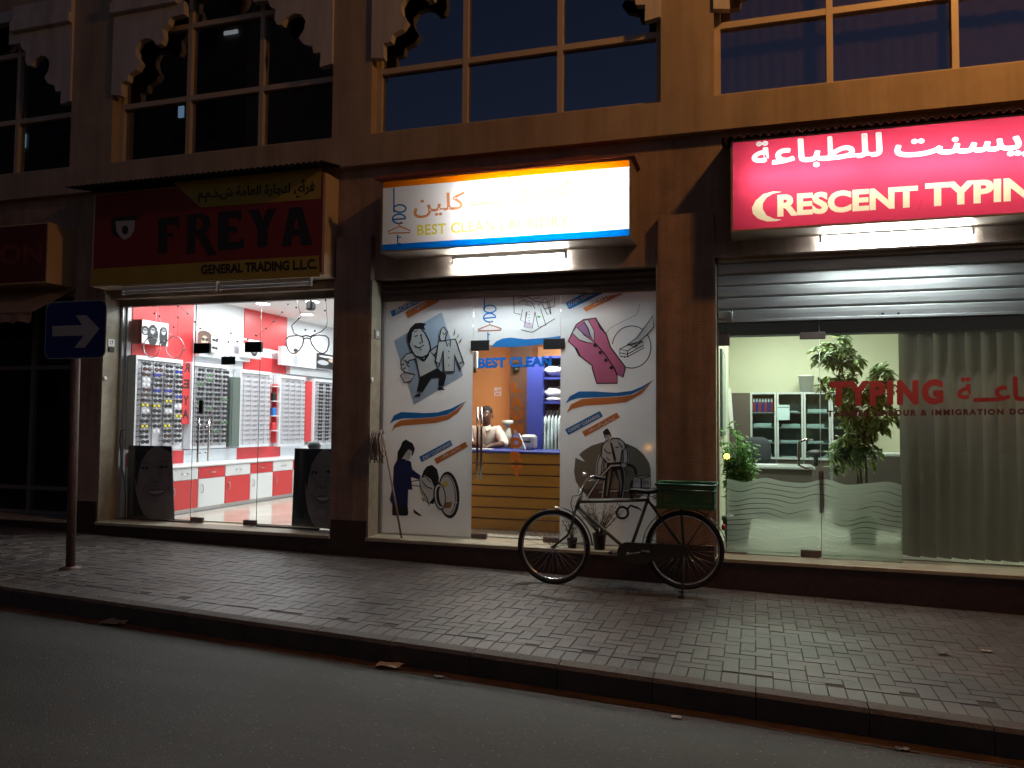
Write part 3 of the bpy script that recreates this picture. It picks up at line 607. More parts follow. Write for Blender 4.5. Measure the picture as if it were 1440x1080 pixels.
cl = [(345, 560), (380, 528), (425, 560), (452, 620), (440, 690), (408, 730), (372, 692), (352, 640)]; mb.px(cl, y2, SKIN, C8); mb.line(cl, 5, y3, INK, C8, True)
for pl in ([(360, 570), (390, 610), (430, 625)], [(365, 640), (400, 700), (410, 745)], [(355, 545), (385, 540), (420, 580)], [(285, 575), (345, 565)], [(285, 600), (350, 608)], [(360, 690), (372, 715)]): mb.line(pl, 6, y4, INK, C8)
mb.line([(352, 600), (365, 660), (372, 705)], 6, y4, mat('sticker_yellow', (.6, .5, .08), .5), C8)
mb.px(ellipse(545, 668, 74, 162, 36, rot=-4), y2, INK, C8); mb.px(ellipse(540, 668, 60, 140, 36, rot=-4), y3, SKIN, C8); mb.line(ellipse(540, 665, 50, 128, 30, -110, 80, -4), 5, y4, INK, C8)
mb.px([(500, 590), (530, 565), (540, 600), (512, 615)], y4, MATS['sticker_yellow'], C8); mb.px([(512, 720), (568, 715), (560, 755), (520, 758)], y4, mat('sticker_brown', (.25, .13, .04), .5), C8)
mb.px(ellipse(482, 678, 42, 95, 30, rot=-6), y5, INK, C8); mb.px(ellipse(483, 678, 35, 84, 30, rot=-6), y5-.001, SKIN, C8); mb.px(ellipse(486, 678, 26, 70, 30, rot=-6), y5-.002, INK, C8); mb.px(ellipse(496, 678, 18, 62, 30, rot=-6), y5-.003, SKIN, C8)
mb.line([(575, 715), (605, 720)], 10, y5, SKIN, C8); mb.px([(300, 765), (362, 812), (338, 812), (304, 790)], y1, INK, C8)
mb.build('dry_cleaning_cartoon', PL)
mb = MB(); bestlogo(mb, (C6, (870, 98, 200), (912, 186, 46, 28), (910, 252, 46), (910, 330, 178, 48), (897, 362, 430)), y1, BLUE, mat('sticker_copper', (.45, .16, .08), .5), 10)
mb.px([(918, 475), (960, 432), (1010, 410), (1070, 403), (1180, 416), (1296, 408), (1400, 398), (1449, 390), (1449, 422), (1300, 462), (1100, 475)], y1, BLUE, C6); mb.px([(1060, 476), (1200, 468), (1330, 452), (1449, 424), (1449, 462), (1300, 474)], y2, mat('sticker_rust', (.33, .12, .06), .5), C6)
cs = lambda pts: [((a/2.571+480-520)*5.4, (b/2.571+380-400)*5.4) for a, b in pts]
for pl in ([(623, 95), (625, 155), (648, 160)], [(640, 120), (660, 105), (690, 118), (700, 140)], [(655, 140), (648, 180), (665, 190), (668, 150)], [(672, 150), (660, 205), (690, 210), (700, 150)], [(700, 150), (712, 205), (740, 200), (720, 140)], [(650, 215), (690, 225), (772, 175)], [(710, 130), (735, 100), (752, 115), (758, 160)], [(735, 140), (770, 130), (772, 95)], [(640, 100), (670, 95), (690, 105), (720, 98)], [(690, 110), (740, 118), (765, 105)], [(725, 120), (745, 160), (756, 158), (742, 112)], [(652, 110), (675, 118)], [(665, 125), (690, 130)]): mb.line(cs(pl), 5, y1, INK, C6)
mb.px(cs([(662, 185), (688, 190), (690, 208), (660, 204)]), y1, mat('sticker_lilac', (.5, .4, .52), .5), C6)
for z in range(5): mb.px(ellipse(*cs([(679, 150+z*11)])[0], 4, 4, 6), y2, INK, C6)
mb.px(cs(ellipse(714, 168, 7, 4, 10)), y2, mat('sticker_green', (.1, .4, .12), .5), C6)
mb.build('laundry_logo', PT)
mb = MB()   # waistcoat and brush
VEST = mat('sticker_pink', (.5, .13, .26), .5); ve = [(355, 355), (380, 305), (435, 268), (530, 255), (560, 330), (605, 372), (640, 475), (755, 630), (735, 705), (690, 685), (692, 750), (535, 752), (502, 640), (500, 615), (410, 545), (385, 490), (318, 430)]
mb.px(ve, y1, VEST, C7); mb.line(ve, 8, y2, INK, C7, True)
co = [(350, 368), (385, 318), (440, 385), (520, 442), (470, 442), (400, 420)]; mb.px(co, y2, SKIN, C7); mb.line(co, 5, y3, INK, C7, True)
co = [(437, 278), (470, 270), (515, 350), (516, 428), (490, 395), (470, 330)]; mb.px(co, y2, SKIN, C7); mb.line(co, 5, y3, INK, C7, True)
co = [(386, 328), (438, 290), (468, 340), (490, 405), (440, 380)]; mb.px(co, y3, mat('sticker_mauve', (.3, .14, .3), .5), C7); mb.line(co, 5, y4, INK, C7, True)
mb.line([(520, 442), (592, 522), (672, 640), (690, 690)], 8, y3, INK, C7); mb.line([(372, 480), (405, 545)], 10, y3, INK, C7); mb.line([(530, 265), (600, 372)], 10, y3, INK, C7)
for a, b in ((522, 462), (562, 516), (604, 575), (646, 632)): mb.px(ellipse(a, b, 13, 13, 12), y4, INK, C7)
mb.line(ellipse(800, 475, 147, 160, 40, -172, -28), 6, y1, INK, C7); mb.line(ellipse(800, 475, 147, 160, 40, -35, 105), 6, y1, INK, C7)
ha = [(768, 455), (840, 405), (880, 350), (962, 238), (968, 325), (920, 380), (860, 432), (832, 482)]; mb.px(ha, y2, FILM, C7); mb.line(ha, 6, y3, INK, C7, True)
for pl in ([(708, 492), (780, 455), (885, 430), (890, 482), (770, 550), (712, 545), (708, 492), (770, 505), (885, 432)], [(770, 505), (770, 552)], [(712, 520), (768, 530), (885, 465)], [(820, 480), (838, 445), (800, 460), (770, 462)], [(725, 545), (728, 555)], [(745, 548), (748, 558)]): mb.line(pl, 6, y4, INK, C7)
mb.line([(605, 375), (640, 330), (700, 298), (765, 265), (830, 235), (852, 200), (860, 150)], 2.5, y1, INK, C7); mb.build('stain_removal_cartoon', PR)
banner('stain_removal_banner', PR, C7, [(300, 140), (430, 70), (600, 60), (325, 190)], [(430, 180), (600, 92), (740, 62), (728, 75), (455, 206)], 'STAIN REMOVAL', '\uFE94\uFEDF\uFE8D\uFEAF\uFE8D', [(325, 172), (560, 52), (552, 28), (315, 142)], [(520, 165), (635, 105), (622, 78), (505, 142)])
mb = MB(); mb.px([(297, 905), (330, 850), (400, 812), (520, 812), (680, 822), (800, 808), (880, 775), (970, 720), (890, 790), (800, 835), (700, 850), (520, 858), (400, 862), (340, 880)], y1, BLUE, C7)
mb.px([(305, 975), (340, 910), (420, 872), (520, 862), (700, 854), (810, 837), (890, 792), (970, 722), (880, 830), (760, 895), (600, 912), (450, 920), (350, 945)], y1, ORANGE, C7); mb.build('swoosh', PR)
banner('carpet_cleaning_banner', PR, CC, [(97, 295), (430, 120), (458, 172), (130, 350)], [(258, 318), (590, 135), (620, 182), (288, 365)], 'CARPET CLEANING', '\uFEA9\uFE8E\uFEA0\uFEB4\uFEDF\uFE8D '+TANZ, [(135, 328), (430, 176), (418, 148), (122, 300)], [(330, 330), (575, 205), (562, 168), (318, 295)])
mb = MB(); OLV = mat('sticker_olive', (.2, .19, .15), .5); BRN = mat('sticker_dark_brown', (.12, .08, .06), .5)
el = [p for p in ellipse(546, 690, 365, 278, 60) if not (p[0] < 300 and 500 < p[1] < 580)]
mb.px([(190, 640), (183, 700), (200, 790), (245, 860), (910, 860), (912, 690), (895, 610), (850, 540), (780, 475), (690, 432), (590, 414), (450, 418), (350, 450), (275, 495), (230, 535), (290, 605), (196, 565)], y1, OLV, CC)
mb.px([(245, 860), (330, 950), (800, 950), (905, 860)], y1, BRN, CC)
for pl in ([(450, 545), (425, 640), (420, 735)], [(665, 480), (675, 590), (645, 650)]): mb.line(pl, 60, y2, FILM, CC); mb.line(pl, 46, y3, INK, CC); mb.line(pl, 30, y4, SKIN, CC)
tr = [(498, 605), (632, 612), (655, 700), (662, 780), (640, 945), (600, 945), (612, 800), (562, 690), (540, 800), (515, 945), (458, 945), (478, 760)]; mb.px([(a+(8 if a > 560 else -12), b) for a, b in tr], y3, FILM, CC); mb.px(tr, y4, INK, CC)
mb.px([(515, 650), (545, 640), (520, 800), (498, 930), (485, 930)], y5, OLV, CC); mb.px([(590, 680), (620, 680), (640, 800), (625, 930), (618, 800)], y5, OLV, CC)
sh = [(490, 400), (450, 450), (440, 552), (480, 590), (500, 618), (622, 608), (640, 500), (672, 472), (660, 420), (612, 382), (552, 378), (520, 410)]; mb.px(sh, y5, SKIN, CC); mb.line(sh, 9, y5-.001, INK, CC, True)
for pl in ([(470, 480), (500, 520), (535, 518)], [(575, 470), (610, 462)], [(600, 410), (640, 470)], [(490, 560), (520, 590)]): mb.line(pl, 8, y5-.001, INK, CC)
mb.px([(525, 420), (545, 425), (582, 570), (576, 612), (560, 585)], y5-.002, INK, CC)
mb.px([(478, 345), (516, 338), (540, 380), (522, 415), (492, 392)], y5-.002, SKIN, CC); mb.px([(456, 320), (480, 295), (505, 286), (530, 330), (542, 372), (518, 345), (482, 348), (486, 398), (470, 362)], y5-.003, INK, CC); mb.line([(494, 362), (506, 358)], 5, y5-.003, INK, CC); mb.line([(504, 392), (518, 386)], 5, y5-.003, INK, CC)
mb.line([(640, 635), (535, 640), (430, 750), (310, 940)], 34, y5-.003, INK, CC); mb.line([(640, 635), (535, 640), (430, 750), (310, 940)], 14, y5-.004, FILM, CC); mb.px(ellipse(655, 635, 30, 24, 12), y5-.005, SKIN, CC); mb.line(ellipse(655, 635, 30, 24, 12), 6, y5-.006, INK, CC, True)
mb.line([(685, 630), (730, 640), (762, 665), (772, 725)], 24, y3, INK, CC)
bx = [(750, 738), (912, 740), (905, 850), (738, 850)]; mb.px(bx, y2, FILM, CC); mb.line(bx, 7, y3, INK, CC, True); mb.line([(750, 738), (820, 765), (905, 742)], 7, y3, INK, CC); mb.line([(822, 765), (822, 850)], 14, y3, INK, CC); put(mb, 'OJ', [(762, 808), (795, 800), (795, 770), (762, 778)], y3, INK, 0, CC); put(mb, 'SIS', [(838, 818), (895, 820), (895, 785), (838, 782)], y3, INK, 0, CC)
mb.line([(738, 780), (720, 860), (735, 960)], 22, y3, INK, CC); mb.line([(420, 890), (560, 880), (720, 872)], 8, y3, FILM, CC)
mb.line(ellipse(742, 343, 34, 34, 20), 13, y2, INK, CB, True); mb.line([(770, 325), (790, 300), (835, 315)], 12, y2, INK, CB); mb.line([(830, 310), (855, 330)], 8, y2, INK, CB)
mb.build('carpet_cleaning_cartoon', PR)
mb = MB(); put(mb, 'BEST CLEAN', [(118, 172), (487, 160), (487, 112), (118, 122)], y1, mat('letter_blue', (.012, .2, .78), .4), .02, CD, fat=.0045); mb.build('blue_lettering', DR)
mb = MB(); LO = mat('letter_orange', (.9, .24, .04), .45)
for ch, z, wd, hh in (('L', 292, 46, 44), ('A', 366, 52, 46), ('U', 430, 52, 46), ('N', 500, 52, 44), ('D', 572, 54, 46), ('R', 643, 54, 46), ('Y', 712, 54, 44)):
    put(mb, ch, [(312-wd/2, z), (312+wd/2, z), (310+wd/2, z-hh), (310-wd/2, z-hh)], y1, LO, .02, CD, fat=.009)
mb.build('orange_lettering', DR)
# office
FR = front('office_shopfront', 'glass shopfront with red TYPING lettering and frosted wave film', -.38, 3.35)
XA, XB = P(1021, 600, YG).x, P(1153, 600, YG).x; ZT = P(1200, 468, .31).z-.02; ZP = P(1143, 474, YG).z
mb = MB(); mb.box(-.375, -.345, .27, .33, .386, 3.4, mat('office_frame', (.4, .3, .2), .5, .3)); mb.box(-.345, 3.34, .31, .5, ZT+.02, 3.42, mat('dark_transom', (.05, .052, .048), .5)); mb.build('frame', FR)
for n_, a, b in (('side_panel', -.345, XA-.003), ('side_panel', XB+.003, 3.34)):
    mb = MB(); mb.box(a, b, YG-.005, YG+.005, .39, 2.86, GLASS); o = mb.build(n_, FR)
    if b > 1: mb = MB(); mb.tube([(a, YG-.008, .42), (a, YG-.008, 2.75)], .0035, mat('glass_edge_pale', (.5, .55, .5), .3)); mb.build('glass_edge', FR); OP = o
mb = MB(); mb.box(XA+.003, XB-.003, YG-.005, YG+.005, .4, 2.86, GLASS); DR = mb.build('door', FR)
patches(DR, (XA-.12, XA+.04, ZP-.07, ZP+.06, MAROON), (XB-.18, XB+.06, ZP-.02, ZP+.05, MAROON))
patches(DR, (XB-.19, XB, .392, .46, MAROON), (XA-.1, XA+.2, .392, .402, MAROON))
mb = MB(); q0, q1 = P(1123, 658, YG), P(1123, 618, YG); xh = q0.x; mb.tube([(xh+.13, YG-.006, q0.z), (xh+.06, YG-.06, q0.z), (xh, YG-.065, q0.z+.03), (xh, YG-.065, q1.z-.03), (xh+.06, YG-.06, q1.z), (xh+.13, YG-.006, q1.z)], .013, CHROME, 10); mb.build('handle', DR)
mb = MB(); q = P(1153, 690, YG); mb.box(XB-.012, XB+.03, YG+.01, YG+.03, P(1153, 722, YG).z, P(1153, 662, YG).z, MAROON); mb.build('floor_bolt', DR)
# frosted film: wave-shaped bands with thin clear gaps
FROST = mix2('frosted_film', ('Translucent', (.75, .8, .74)), ('Diffuse', (.42, .44, .42)), .22)
mfr = MATS['frosted_film']; nn = mfr.node_tree; trn = nn.nodes.new('ShaderNodeBsdfRefraction'); trn.inputs['Roughness'].default_value = .32; trn.inputs['IOR'].default_value = 1.12; trn.inputs[0].default_value = (.8, .84, .8, 1); m3 = nn.nodes.new('ShaderNodeMixShader'); m3.inputs[0].default_value = .6
outn = [x for x in nn.nodes if x.type == 'OUTPUT_MATERIAL'][0]; src = outn.inputs[0].links[0].from_socket; nn.links.new(src, m3.inputs[1]); nn.links.new(trn.outputs[0], m3.inputs[2]); nn.links.new(m3.outputs[0], outn.inputs[0])
def frost(xa, xb, par):
    mb = MB(); ztop = P(1100, 676, YG).z; zbot = .392; rows = 17; N = 120; rnd = random.Random(5)
    def wave(x, r): return .02*math.sin(x*12+.15*r)+.006*math.sin(x*21+.7*r)
    zs = [ztop-.05*r for r in range(rows)]
    for r in range(rows):
        zt, zl = zs[r], (zs[r+1] if r < rows-1 else zbot); vs = []; fs = []
        for i in range(N+1):
            x = xa+(xb-xa)*i/N
            k_ = math.sin(x*4.6+r*.35+.9*math.sin(r*2.1))+.45; g = .0095*min(1, max(0, k_))**.5
            g = max(g, .001); g = 0 if r == rows-1 else g*(.85 if r < 9 else .5)
            vs += [(x, YG-.007, zt+wave(x, r)), (x, YG-.007, (zl+wave(x, r+1)+g) if r < rows-1 else zl)]
        mb.add(vs, [(2*i, 2*i+2, 2*i+3, 2*i+1) for i in range(N)], FROST)
    mb.build('frosted_film', par)
frost(XA+.006, XB-.006, DR); frost(XB+.006, P(1268, 700, YG).x, OP)
mb = MB(); LR = mat('letter_red', (.3, .025, .018), .45); LD = mat('letter_maroon', (.1, .018, .016), .5)
put(mb, 'TYPING', [(125, 498), (832, 482), (832, 336), (125, 350)], YG-.008, LR, .02, CT, 1.2, fat=.011)
put(mb, '\uFE94\u0640\u0640\uFECB\uFE8E', [(932, 472), (1345, 462), (1345, 312), (932, 322)], YG-.008, LR, 0, CT, fat=.0075); put(mb, '\uFE92\u0640\u0640\uFEC4\uFEE0\uFEDF', [(1345, 505), (2250, 470), (2250, 280), (1345, 312)], YG-.008, LR, 0, CT, fat=.0075)
put(mb, 'TASHEEL, LABOUR & IMMIGRATION DOCUMENTS TYPING', [(108, 572), (1990, 548), (1990, 510), (108, 530)], YG-.008, LD, .015, CT, 1.35, fat=.0035); mb.build('red_lettering', OP)
# ================================================================== ROLLER SHUTTERS
def shutter(name, label, x0, x1, ztop, zbot, m, pitch=.105, y=.27, bar=True):
    t = thing(name, label, 'shutter', ((x0+x1)/2, y, zbot)); mb = MB(); z = zbot+.0; vs = []; prof = []
    while z < ztop:
        prof += [(y, z), (y-.012, z+.012), (y-.014, z+pitch*.5), (y-.012, z+pitch-.022), (y, z+pitch-.012), (y+.006, z+pitch-.006)]; z += pitch
    for yy, zz in prof: vs += [(x0, yy, zz), (x1, yy, zz)]
    mb.add(vs, [(2*i, 2*i+1, 2*i+3, 2*i+2) for i in range(len(prof)-1)], m); mb.build('slats', t)
    mb = MB(); mb.bbox(x0, x1, y-.022, y+.02, zbot-.02, zbot+.008, m, .004); mb.build('bottom_bar', t)
    MB().box(x0-.028, x0-.002, y-.03, y+.03, .39, ztop, MAROON).build('guide_rail', t); MB().box(x1+.002, x1+.028, y-.03, y+.03, .39, ztop, MAROON).build('guide_rail', t)
    if bar:
        mb = MB()
        for px_ in (1241.5, 1263.5): q = P(px_, 440.5, y-.016); mb.lathe((q.x, y-.02, q.z), [(.012, 0), (.012, .012)], BLACK, 10, 1)
        mb.build('lock_hole', t)
        mb = MB(); mb.bbox(x0+.0, x0+.13, y-.03, y+.0, zbot+.02, zbot+.1, m, .01); mb.tube([(x0+.13, y-.03, zbot-.02), (x0+.14, y-.035, zbot+.1)], .009, m); mb.build('end_bracket', t)
    return t
SHM = mat('galvanised_slats', (.46, .47, .47), .42, .55, var=.14, scale=3, stretch=(1, 1, 9))
zb3 = P(1200, 446, .27).z
shutter('roller_shutter', 'partly lowered grey roller shutter under the red sign', -.35, 3.32, 3.55, zb3, SHM, .12)
zb2_ = P(730, 414, .27).z
shutter('roller_shutter', 'raised brown roller shutter edge above the laundry cartoons', -4.15, -.96, 3.52, zb2_, MAROON, .07, bar=False)
# ================================================================== LAMPS
def lamp(name, parent, loc, power, col, size, spot=None, kind='AREA', rot=(0, 0, 0), sizey=None):
    ld = bpy.data.lights.new(name, kind); ld.energy = power; ld.color = col
    if kind == 'AREA':
        ld.size = size
        if sizey: ld.shape = 'RECTANGLE'; ld.size_y = sizey
        else: ld.shape = 'DISK'
    else: ld.shadow_soft_size = size
    o = bpy.data.objects.new(name, ld); COL.objects.link(o); o.location = loc; o.rotation_euler = rot; o.parent = parent; o.matrix_parent_inverse = Matrix.Translation(-parent.location); return o
LX, LY, LZ = 2.4, -2.3, 7.6
PX_, PY_ = 3.6, -2.75
SLM = thing('street_lamp', 'tall sodium street lamp on the kerb lighting the facade orange', 'street lamp', (PX_, PY_, gz(PX_)))
mb = MB(); mb.lathe((PX_, PY_, gz(PX_)), [(.11, 0), (.11, .9), (.075, .95), (.05, LZ+.2)], mat('lamp_pole_paint', (.3, .3, .3), .5), 14); mb.build('pole', SLM)
AD = Vector((LX-PX_, LY-PY_, 0)).normalized(); HD = Vector((LX, LY, LZ+.2)); mb = MB(); mb.tube([(PX_, PY_, LZ+.1), Vector((PX_, PY_, LZ+.26))+AD*.25, HD-AD*.3], .03, MATS['lamp_pole_paint']); mb.build('arm', SLM)
mb = MB(); mb.ell(HD, (.34, .2, .09), MATS['lamp_pole_paint']); mb.build('lamp_head', SLM)
mb = MB(); mb.ell(HD-Vector((0, 0, .09)), (.2, .12, .05), emit('sodium_glow', (1, .45, .1), 60)); mb.build('lens', SLM)
lamp('lamp_light', SLM, (LX, LY, LZ), L_STREET, (1, .43, .1), .2, kind='POINT')
for i, (px_, py_, yy) in enumerate(((912, 630, -11.5), (1022, 642, -11))):  # unseen amber lamps and posts added behind the camera for reflections in shop glass
    yg = YG-.008; h = P(px_, py_, yg); d = Vector(ray(px_, py_)); t = (yg-yy)/d.y; q = h+Vector((d.x*t, -d.y*t, d.z*t))
    T = thing('warning_lamp', ['amber warning lamp on a post across the street, left one of two', 'amber warning lamp on a post across the street, right one of two'][i], 'lamp', (q.x, q.y, gz(q.x)-.15))
    mb = MB(); mb.ell(q, (.07, .07, .08), emit('amber_lamp', (1, .42, .06), 70)); mb.build('lens', T)
    mb = MB(); mb.lathe((q.x, q.y, gz(q.x)-.15), [(.16, 0), (.16, .05), (.025, .08), (.025, q.z-gz(q.x)+.06), (.06, q.z-gz(q.x)+.07), (.06, q.z-gz(q.x)+.09)], BLACK); mb.build('post', T)
OB = thing('opposite_building', 'dark plain block across the street mirrored in upper left windows', 'building', (-30, -16, -.2)); OW = mat('opposite_render', (.2, .17, .15), .9, var=.2, scale=.5)
mb = MB(); mb.box(-60, -18.0, -27, -16, -.5, 19, OW); mb.box(-60.2, -17.8, -27.2, -15.8, 19, 19.8, OW); mb.build('wall', OB)
for i in range(9):
    for j in range(5): mb = MB(); mb.box(-21.2-i*3.6, -19.4-i*3.6, -15.995, -15.96, 2+j*3.4, 3.6+j*3.4, mat('opposite_glass', (.02, .022, .03), .1)); mb.build('window', OB)
for px_, py_, wx, wz, c in ((30, 198, .2, .28, (.5, .95, 1)), (254, 157, .12, .22, (.5, .8, 1)), (324, 45, .3, .07, (.95, 1, .9))):
    h = P(px_, py_, .185); d = Vector(ray(px_, py_)); t = (.185+15.9)/d.y; q = h+Vector((d.x*t, -d.y*t, d.z*t)); mb = MB(); mb.box(q.x-wx, q.x+wx, -15.95, -15.9, q.z-wz, q.z+wz, emit('lit_window_%d' % px_, c, .5)); mb.build('lit_window', OB)
# ================================================================== OPTICIAN INTERIOR
XL = -7.9
def HX(px, py, X): return hit(px, py, 0, X)
def pxx(mb, pts, X, m, c): return mb.poly([HX(c[0]+a/c[2], c[1]+b/c[2], X) for a, b in pts], m)
def wy(px, X, py=500): return HX(px, py, X).y
mb = MB()
for a, b, za, zb2 in ((184, 270, 2.52, 3.5), (342, 402, 2.9, 3.5)): mb.box(XL, XL+.014, wy(a, XL), wy(b, XL), za, zb2, RED)
mb.box(XL, XL+.014, wy(342, XL), wy(402, XL), 2.5, 2.74, RED); mb.box(XL, XL+.11, 1.265, 1.415, 1.62, 2.5, RED)
mb.box(XL, XL+.1, 3.37, 3.41, 1.3, 2.3, RED); mb.box(XL, XL+.1, 3.58, 3.61, 1.3, 2.3, RED); mb.box(XL, XL+.1, 4.46, 4.7, 1.3, 2.4, RED)
part(mb, 'red_wall_panel')
mb = MB(); mb.box(XL, XL+.1, wy(402, XL), 7.1, 2.5, 2.62, WLAM); mb.box(XL, XL+.13, wy(270, XL), wy(342, XL), 2.62, 2.72, WLAM); part(mb, 'white_bulkhead')
XR = XL+.12
RK = [(.35, 1.24, 1.3, 2.5), (1.43, 2.24, 1.28, 2.49), (2.54, 3.36, 1.27, 2.46), (3.63, 4.43, 1.255, 2.435), (4.72, 5.5, 1.25, 2.43)]
RL = ['white display rack of colourful sunglasses above the left poster', 'white display rack of dark sunglasses behind the door handle', 'white display rack of thin spectacles left of the right door edge', 'white display rack of thin spectacles above the red cabinet', 'white display rack of dark sunglasses at right end of optician']
PEG = mat('rack_panel', (.6, .585, .63), .45)
def spec(lens, frame, thin):
    mb = MB()
    for s in (-1, 1):
        if thin: mb.tube([(0, s*.034+.026*math.cos(q*.5236), .018*math.sin(q*.5236)) for q in range(12)], .0028, frame, 5, True)
        else:
            mb.ell((0, s*.034, 0), (.006, .029, .023), lens, 10, 6); mb.tube([(0.001, s*.034+.03*math.cos(q*.5236), .024*math.sin(q*.5236)) for q in range(12)], .004, frame, 5, True)
        mb.tube([(0, s*.066, .01), (-.03, s*.068, .008), (-.065, s*.066, -.004)], .0035 if not thin else .002, frame, 5)
    mb.tube([(.002, -.008, .006), (.004, 0, .01), (.002, .008, .006)], .0035, frame, 5)
    return mb
LENS = {'dark': (.01, .01, .013), 'blue': (.02, .03, .4), 'yellow': (.7, .6, .05), 'silver': (.7, .72, .75), 'green': (.08, .2, .08), 'brown': (.08, .03, .02)}
BASE = {}
def spectacles(kind, loc, label, grp):
    if kind not in BASE:
        thin = kind == 'thin'; fm = mat('thin_frame', (.06, .05, .06), .4) if thin else BLACK
        if kind == 'silver': fm = mat('white_frame', (.6, .6, .62), .4)
        o = spec(mat('lens_'+kind, LENS.get(kind, (.5, .5, .5)), .12, coat=.5), fm, thin).build('eyeglasses' if thin else 'sunglasses'); BASE[kind] = o
    else: o = BASE[kind].copy(); COL.objects.link(o)
    o.location = loc; o.scale = (1.15, 1.12, 1.05); tag(o, label, 'glasses', grp)
rnd = random.Random(11)
for ri, (ya, yb, za, zb2) in enumerate(RK):
    T = thing('display_rack', RL[ri], 'display rack', (XL, (ya+yb)/2, za))
    mb = MB(); mb.box(XL+.015, XR-.01, ya+.02, yb-.02, za+.02, zb2-.02, PEG); mb.build('back_panel', T)
    mb = MB(); mb.box(XL+.014, XR+.02, ya-.01, ya+.02, za-.02, zb2+.03, WLAM); mb.box(XL+.014, XR+.0, yb-.02, yb+.0, za-.02, zb2+.03, WLAM); mb.box(XL+.014, XR+.02, ya+.02, yb-.02, zb2-.02, zb2+.03, WLAM); mb.box(XL+.014, XR+.02, ya+.02, yb-.02, za-.02, za+.02, WLAM); mb.build('frame', T)
    rows = 16 if ri in (0, 1, 4) else 14; cols = 4 if ri < 4 else 3
    mb = MB()
    for c_ in range(cols): yc = ya+.03+(yb-ya-.06)*(c_+.5)/cols; mb.box(XR-.01, XR+.004, yc-.012, yc+.012, za+.03, zb2-.03, mat('clear_rail', (.6, .6, .64), .2))
    mb.build('nose_rail', T)
    for r in range(rows):
        for c_ in range(cols):
            z = zb2-.06-(zb2-za-.1)*(r+.3)/rows; yc = ya+.03+(yb-ya-.06)*(c_+.5)/cols
            if ri == 0 and r > 13 and c_ == 1: continue
            k = 'thin' if ri in (2, 3) else 'dark'
            if ri == 0:
                if (r, c_) in ((1, 3), (2, 1), (5, 2), (6, 3), (5, 1)): k = 'blue'
                elif (r, c_) in ((8, 0), (8, 1), (7, 2), (10, 3), (12, 2), (12, 0)): k = 'yellow'
                elif (r, c_) in ((4, 0), (9, 0), (9, 2), (3, 0), (8, 3), (13, 1)): k = 'silver'
                elif rnd.random() < .12: k = 'brown'
            elif ri == 1 and rnd.random() < .12: k = 'green'
            where = ['leftmost rack of the optician', 'second rack from the left in the optician', 'third rack from the left in the optician', 'fourth rack from the left in the optician', 'rightmost rack of the optician'][ri]
            ad = {'dark': 'black sunglasses', 'thin': 'thin wire spectacles', 'blue': 'blue lensed sunglasses', 'yellow': 'yellow lensed sunglasses', 'silver': 'white framed mirror sunglasses', 'brown': 'brown lensed sunglasses', 'green': 'green lensed sunglasses'}[k]
            spectacles(k, (XR+.065, yc+rnd.uniform(-.012, .012), z+rnd.uniform(-.004, .004)), ad+' hanging on the '+where, ad+' on the '+where)
# counter and cabinets
CT_ = thing('display_counter', 'long white worktop and red and white backsplash under the racks', 'counter', (-7.6, 2.3, 1.02))
mb = MB(); mb.bbox(XL+.014, -7.38, .36, 5.6, 1.03, 1.06, WLAM, .006); mb.build('worktop', CT_)
ys = [.36]+[wy(p_, -7.78, 640) for p_ in (264, 338, 399)]+[5.6]
for i in range(4): mb = MB(); mb.box(XL+.015, XL+.05, ys[i]+.002, ys[i+1]-.002, 1.06, 1.24, RED if i % 2 == 0 else WLAM); mb.build('backsplash', CT_)
yb_ = [.36, .6, 1.17, 1.75, 2.35, 2.94, 3.51, 4.1, 4.7, 5.3]
CL = ['red cabinet with white drawer hidden behind the left poster', 'red cabinet with white drawer just right of the left poster', 'white cabinet with red drawer behind the door handle', 'red cabinet with white drawer in the middle of the door', 'white cabinet with red drawer behind the right door edge', 'red cabinet with white drawer left of the right poster', 'white cabinet with red drawer behind the right poster', 'red cabinet with white drawer, third from the far end', 'white cabinet with red drawer, furthest from the street']
for i in range(len(yb_)-1):
    a, b = yb_[i]+.003, yb_[i+1]-.003; dm, wm = (WLAM, RED) if i in (2, 4, 6, 8) else (RED, WLAM)
    T = thing('base_cabinet', CL[i], 'cabinet', (-7.6, (a+b)/2, FL), 'cabinets under the optician counter')
    mb = MB(); mb.box(XL+.014, -7.42, a, b, FL+.06, 1.028, WLAM); mb.box(XL+.014, -7.45, a, b, FL+.002, FL+.06, ALU); mb.build('carcass', T)
    mb = MB(); mb.bbox(-7.42, -7.4, a+.004, b-.004, FL+.065, .855, dm, .003); D_ = mb.build('door', T)
    mb = MB(); ym = a+.07 if i != 4 else a+.06; mb.tube([(-7.4, ym, .66), (-7.37, ym, .68), (-7.37, ym, .76), (-7.4, ym, .78)], .006, STEEL, 6); mb.build('handle', D_)
    mb = MB(); mb.bbox(-7.42, -7.4, a+.004, b-.004, .862, 1.02, wm, .003); D_ = mb.build('drawer', T)
    mb = MB(); ym = (a+b)/2; mb.tube([(-7.4, ym-.06, .95), (-7.37, ym-.04, .94), (-7.37, ym+.04, .94), (-7.4, ym+.06, .95)], .006, STEEL, 6); mb.build('handle', D_)
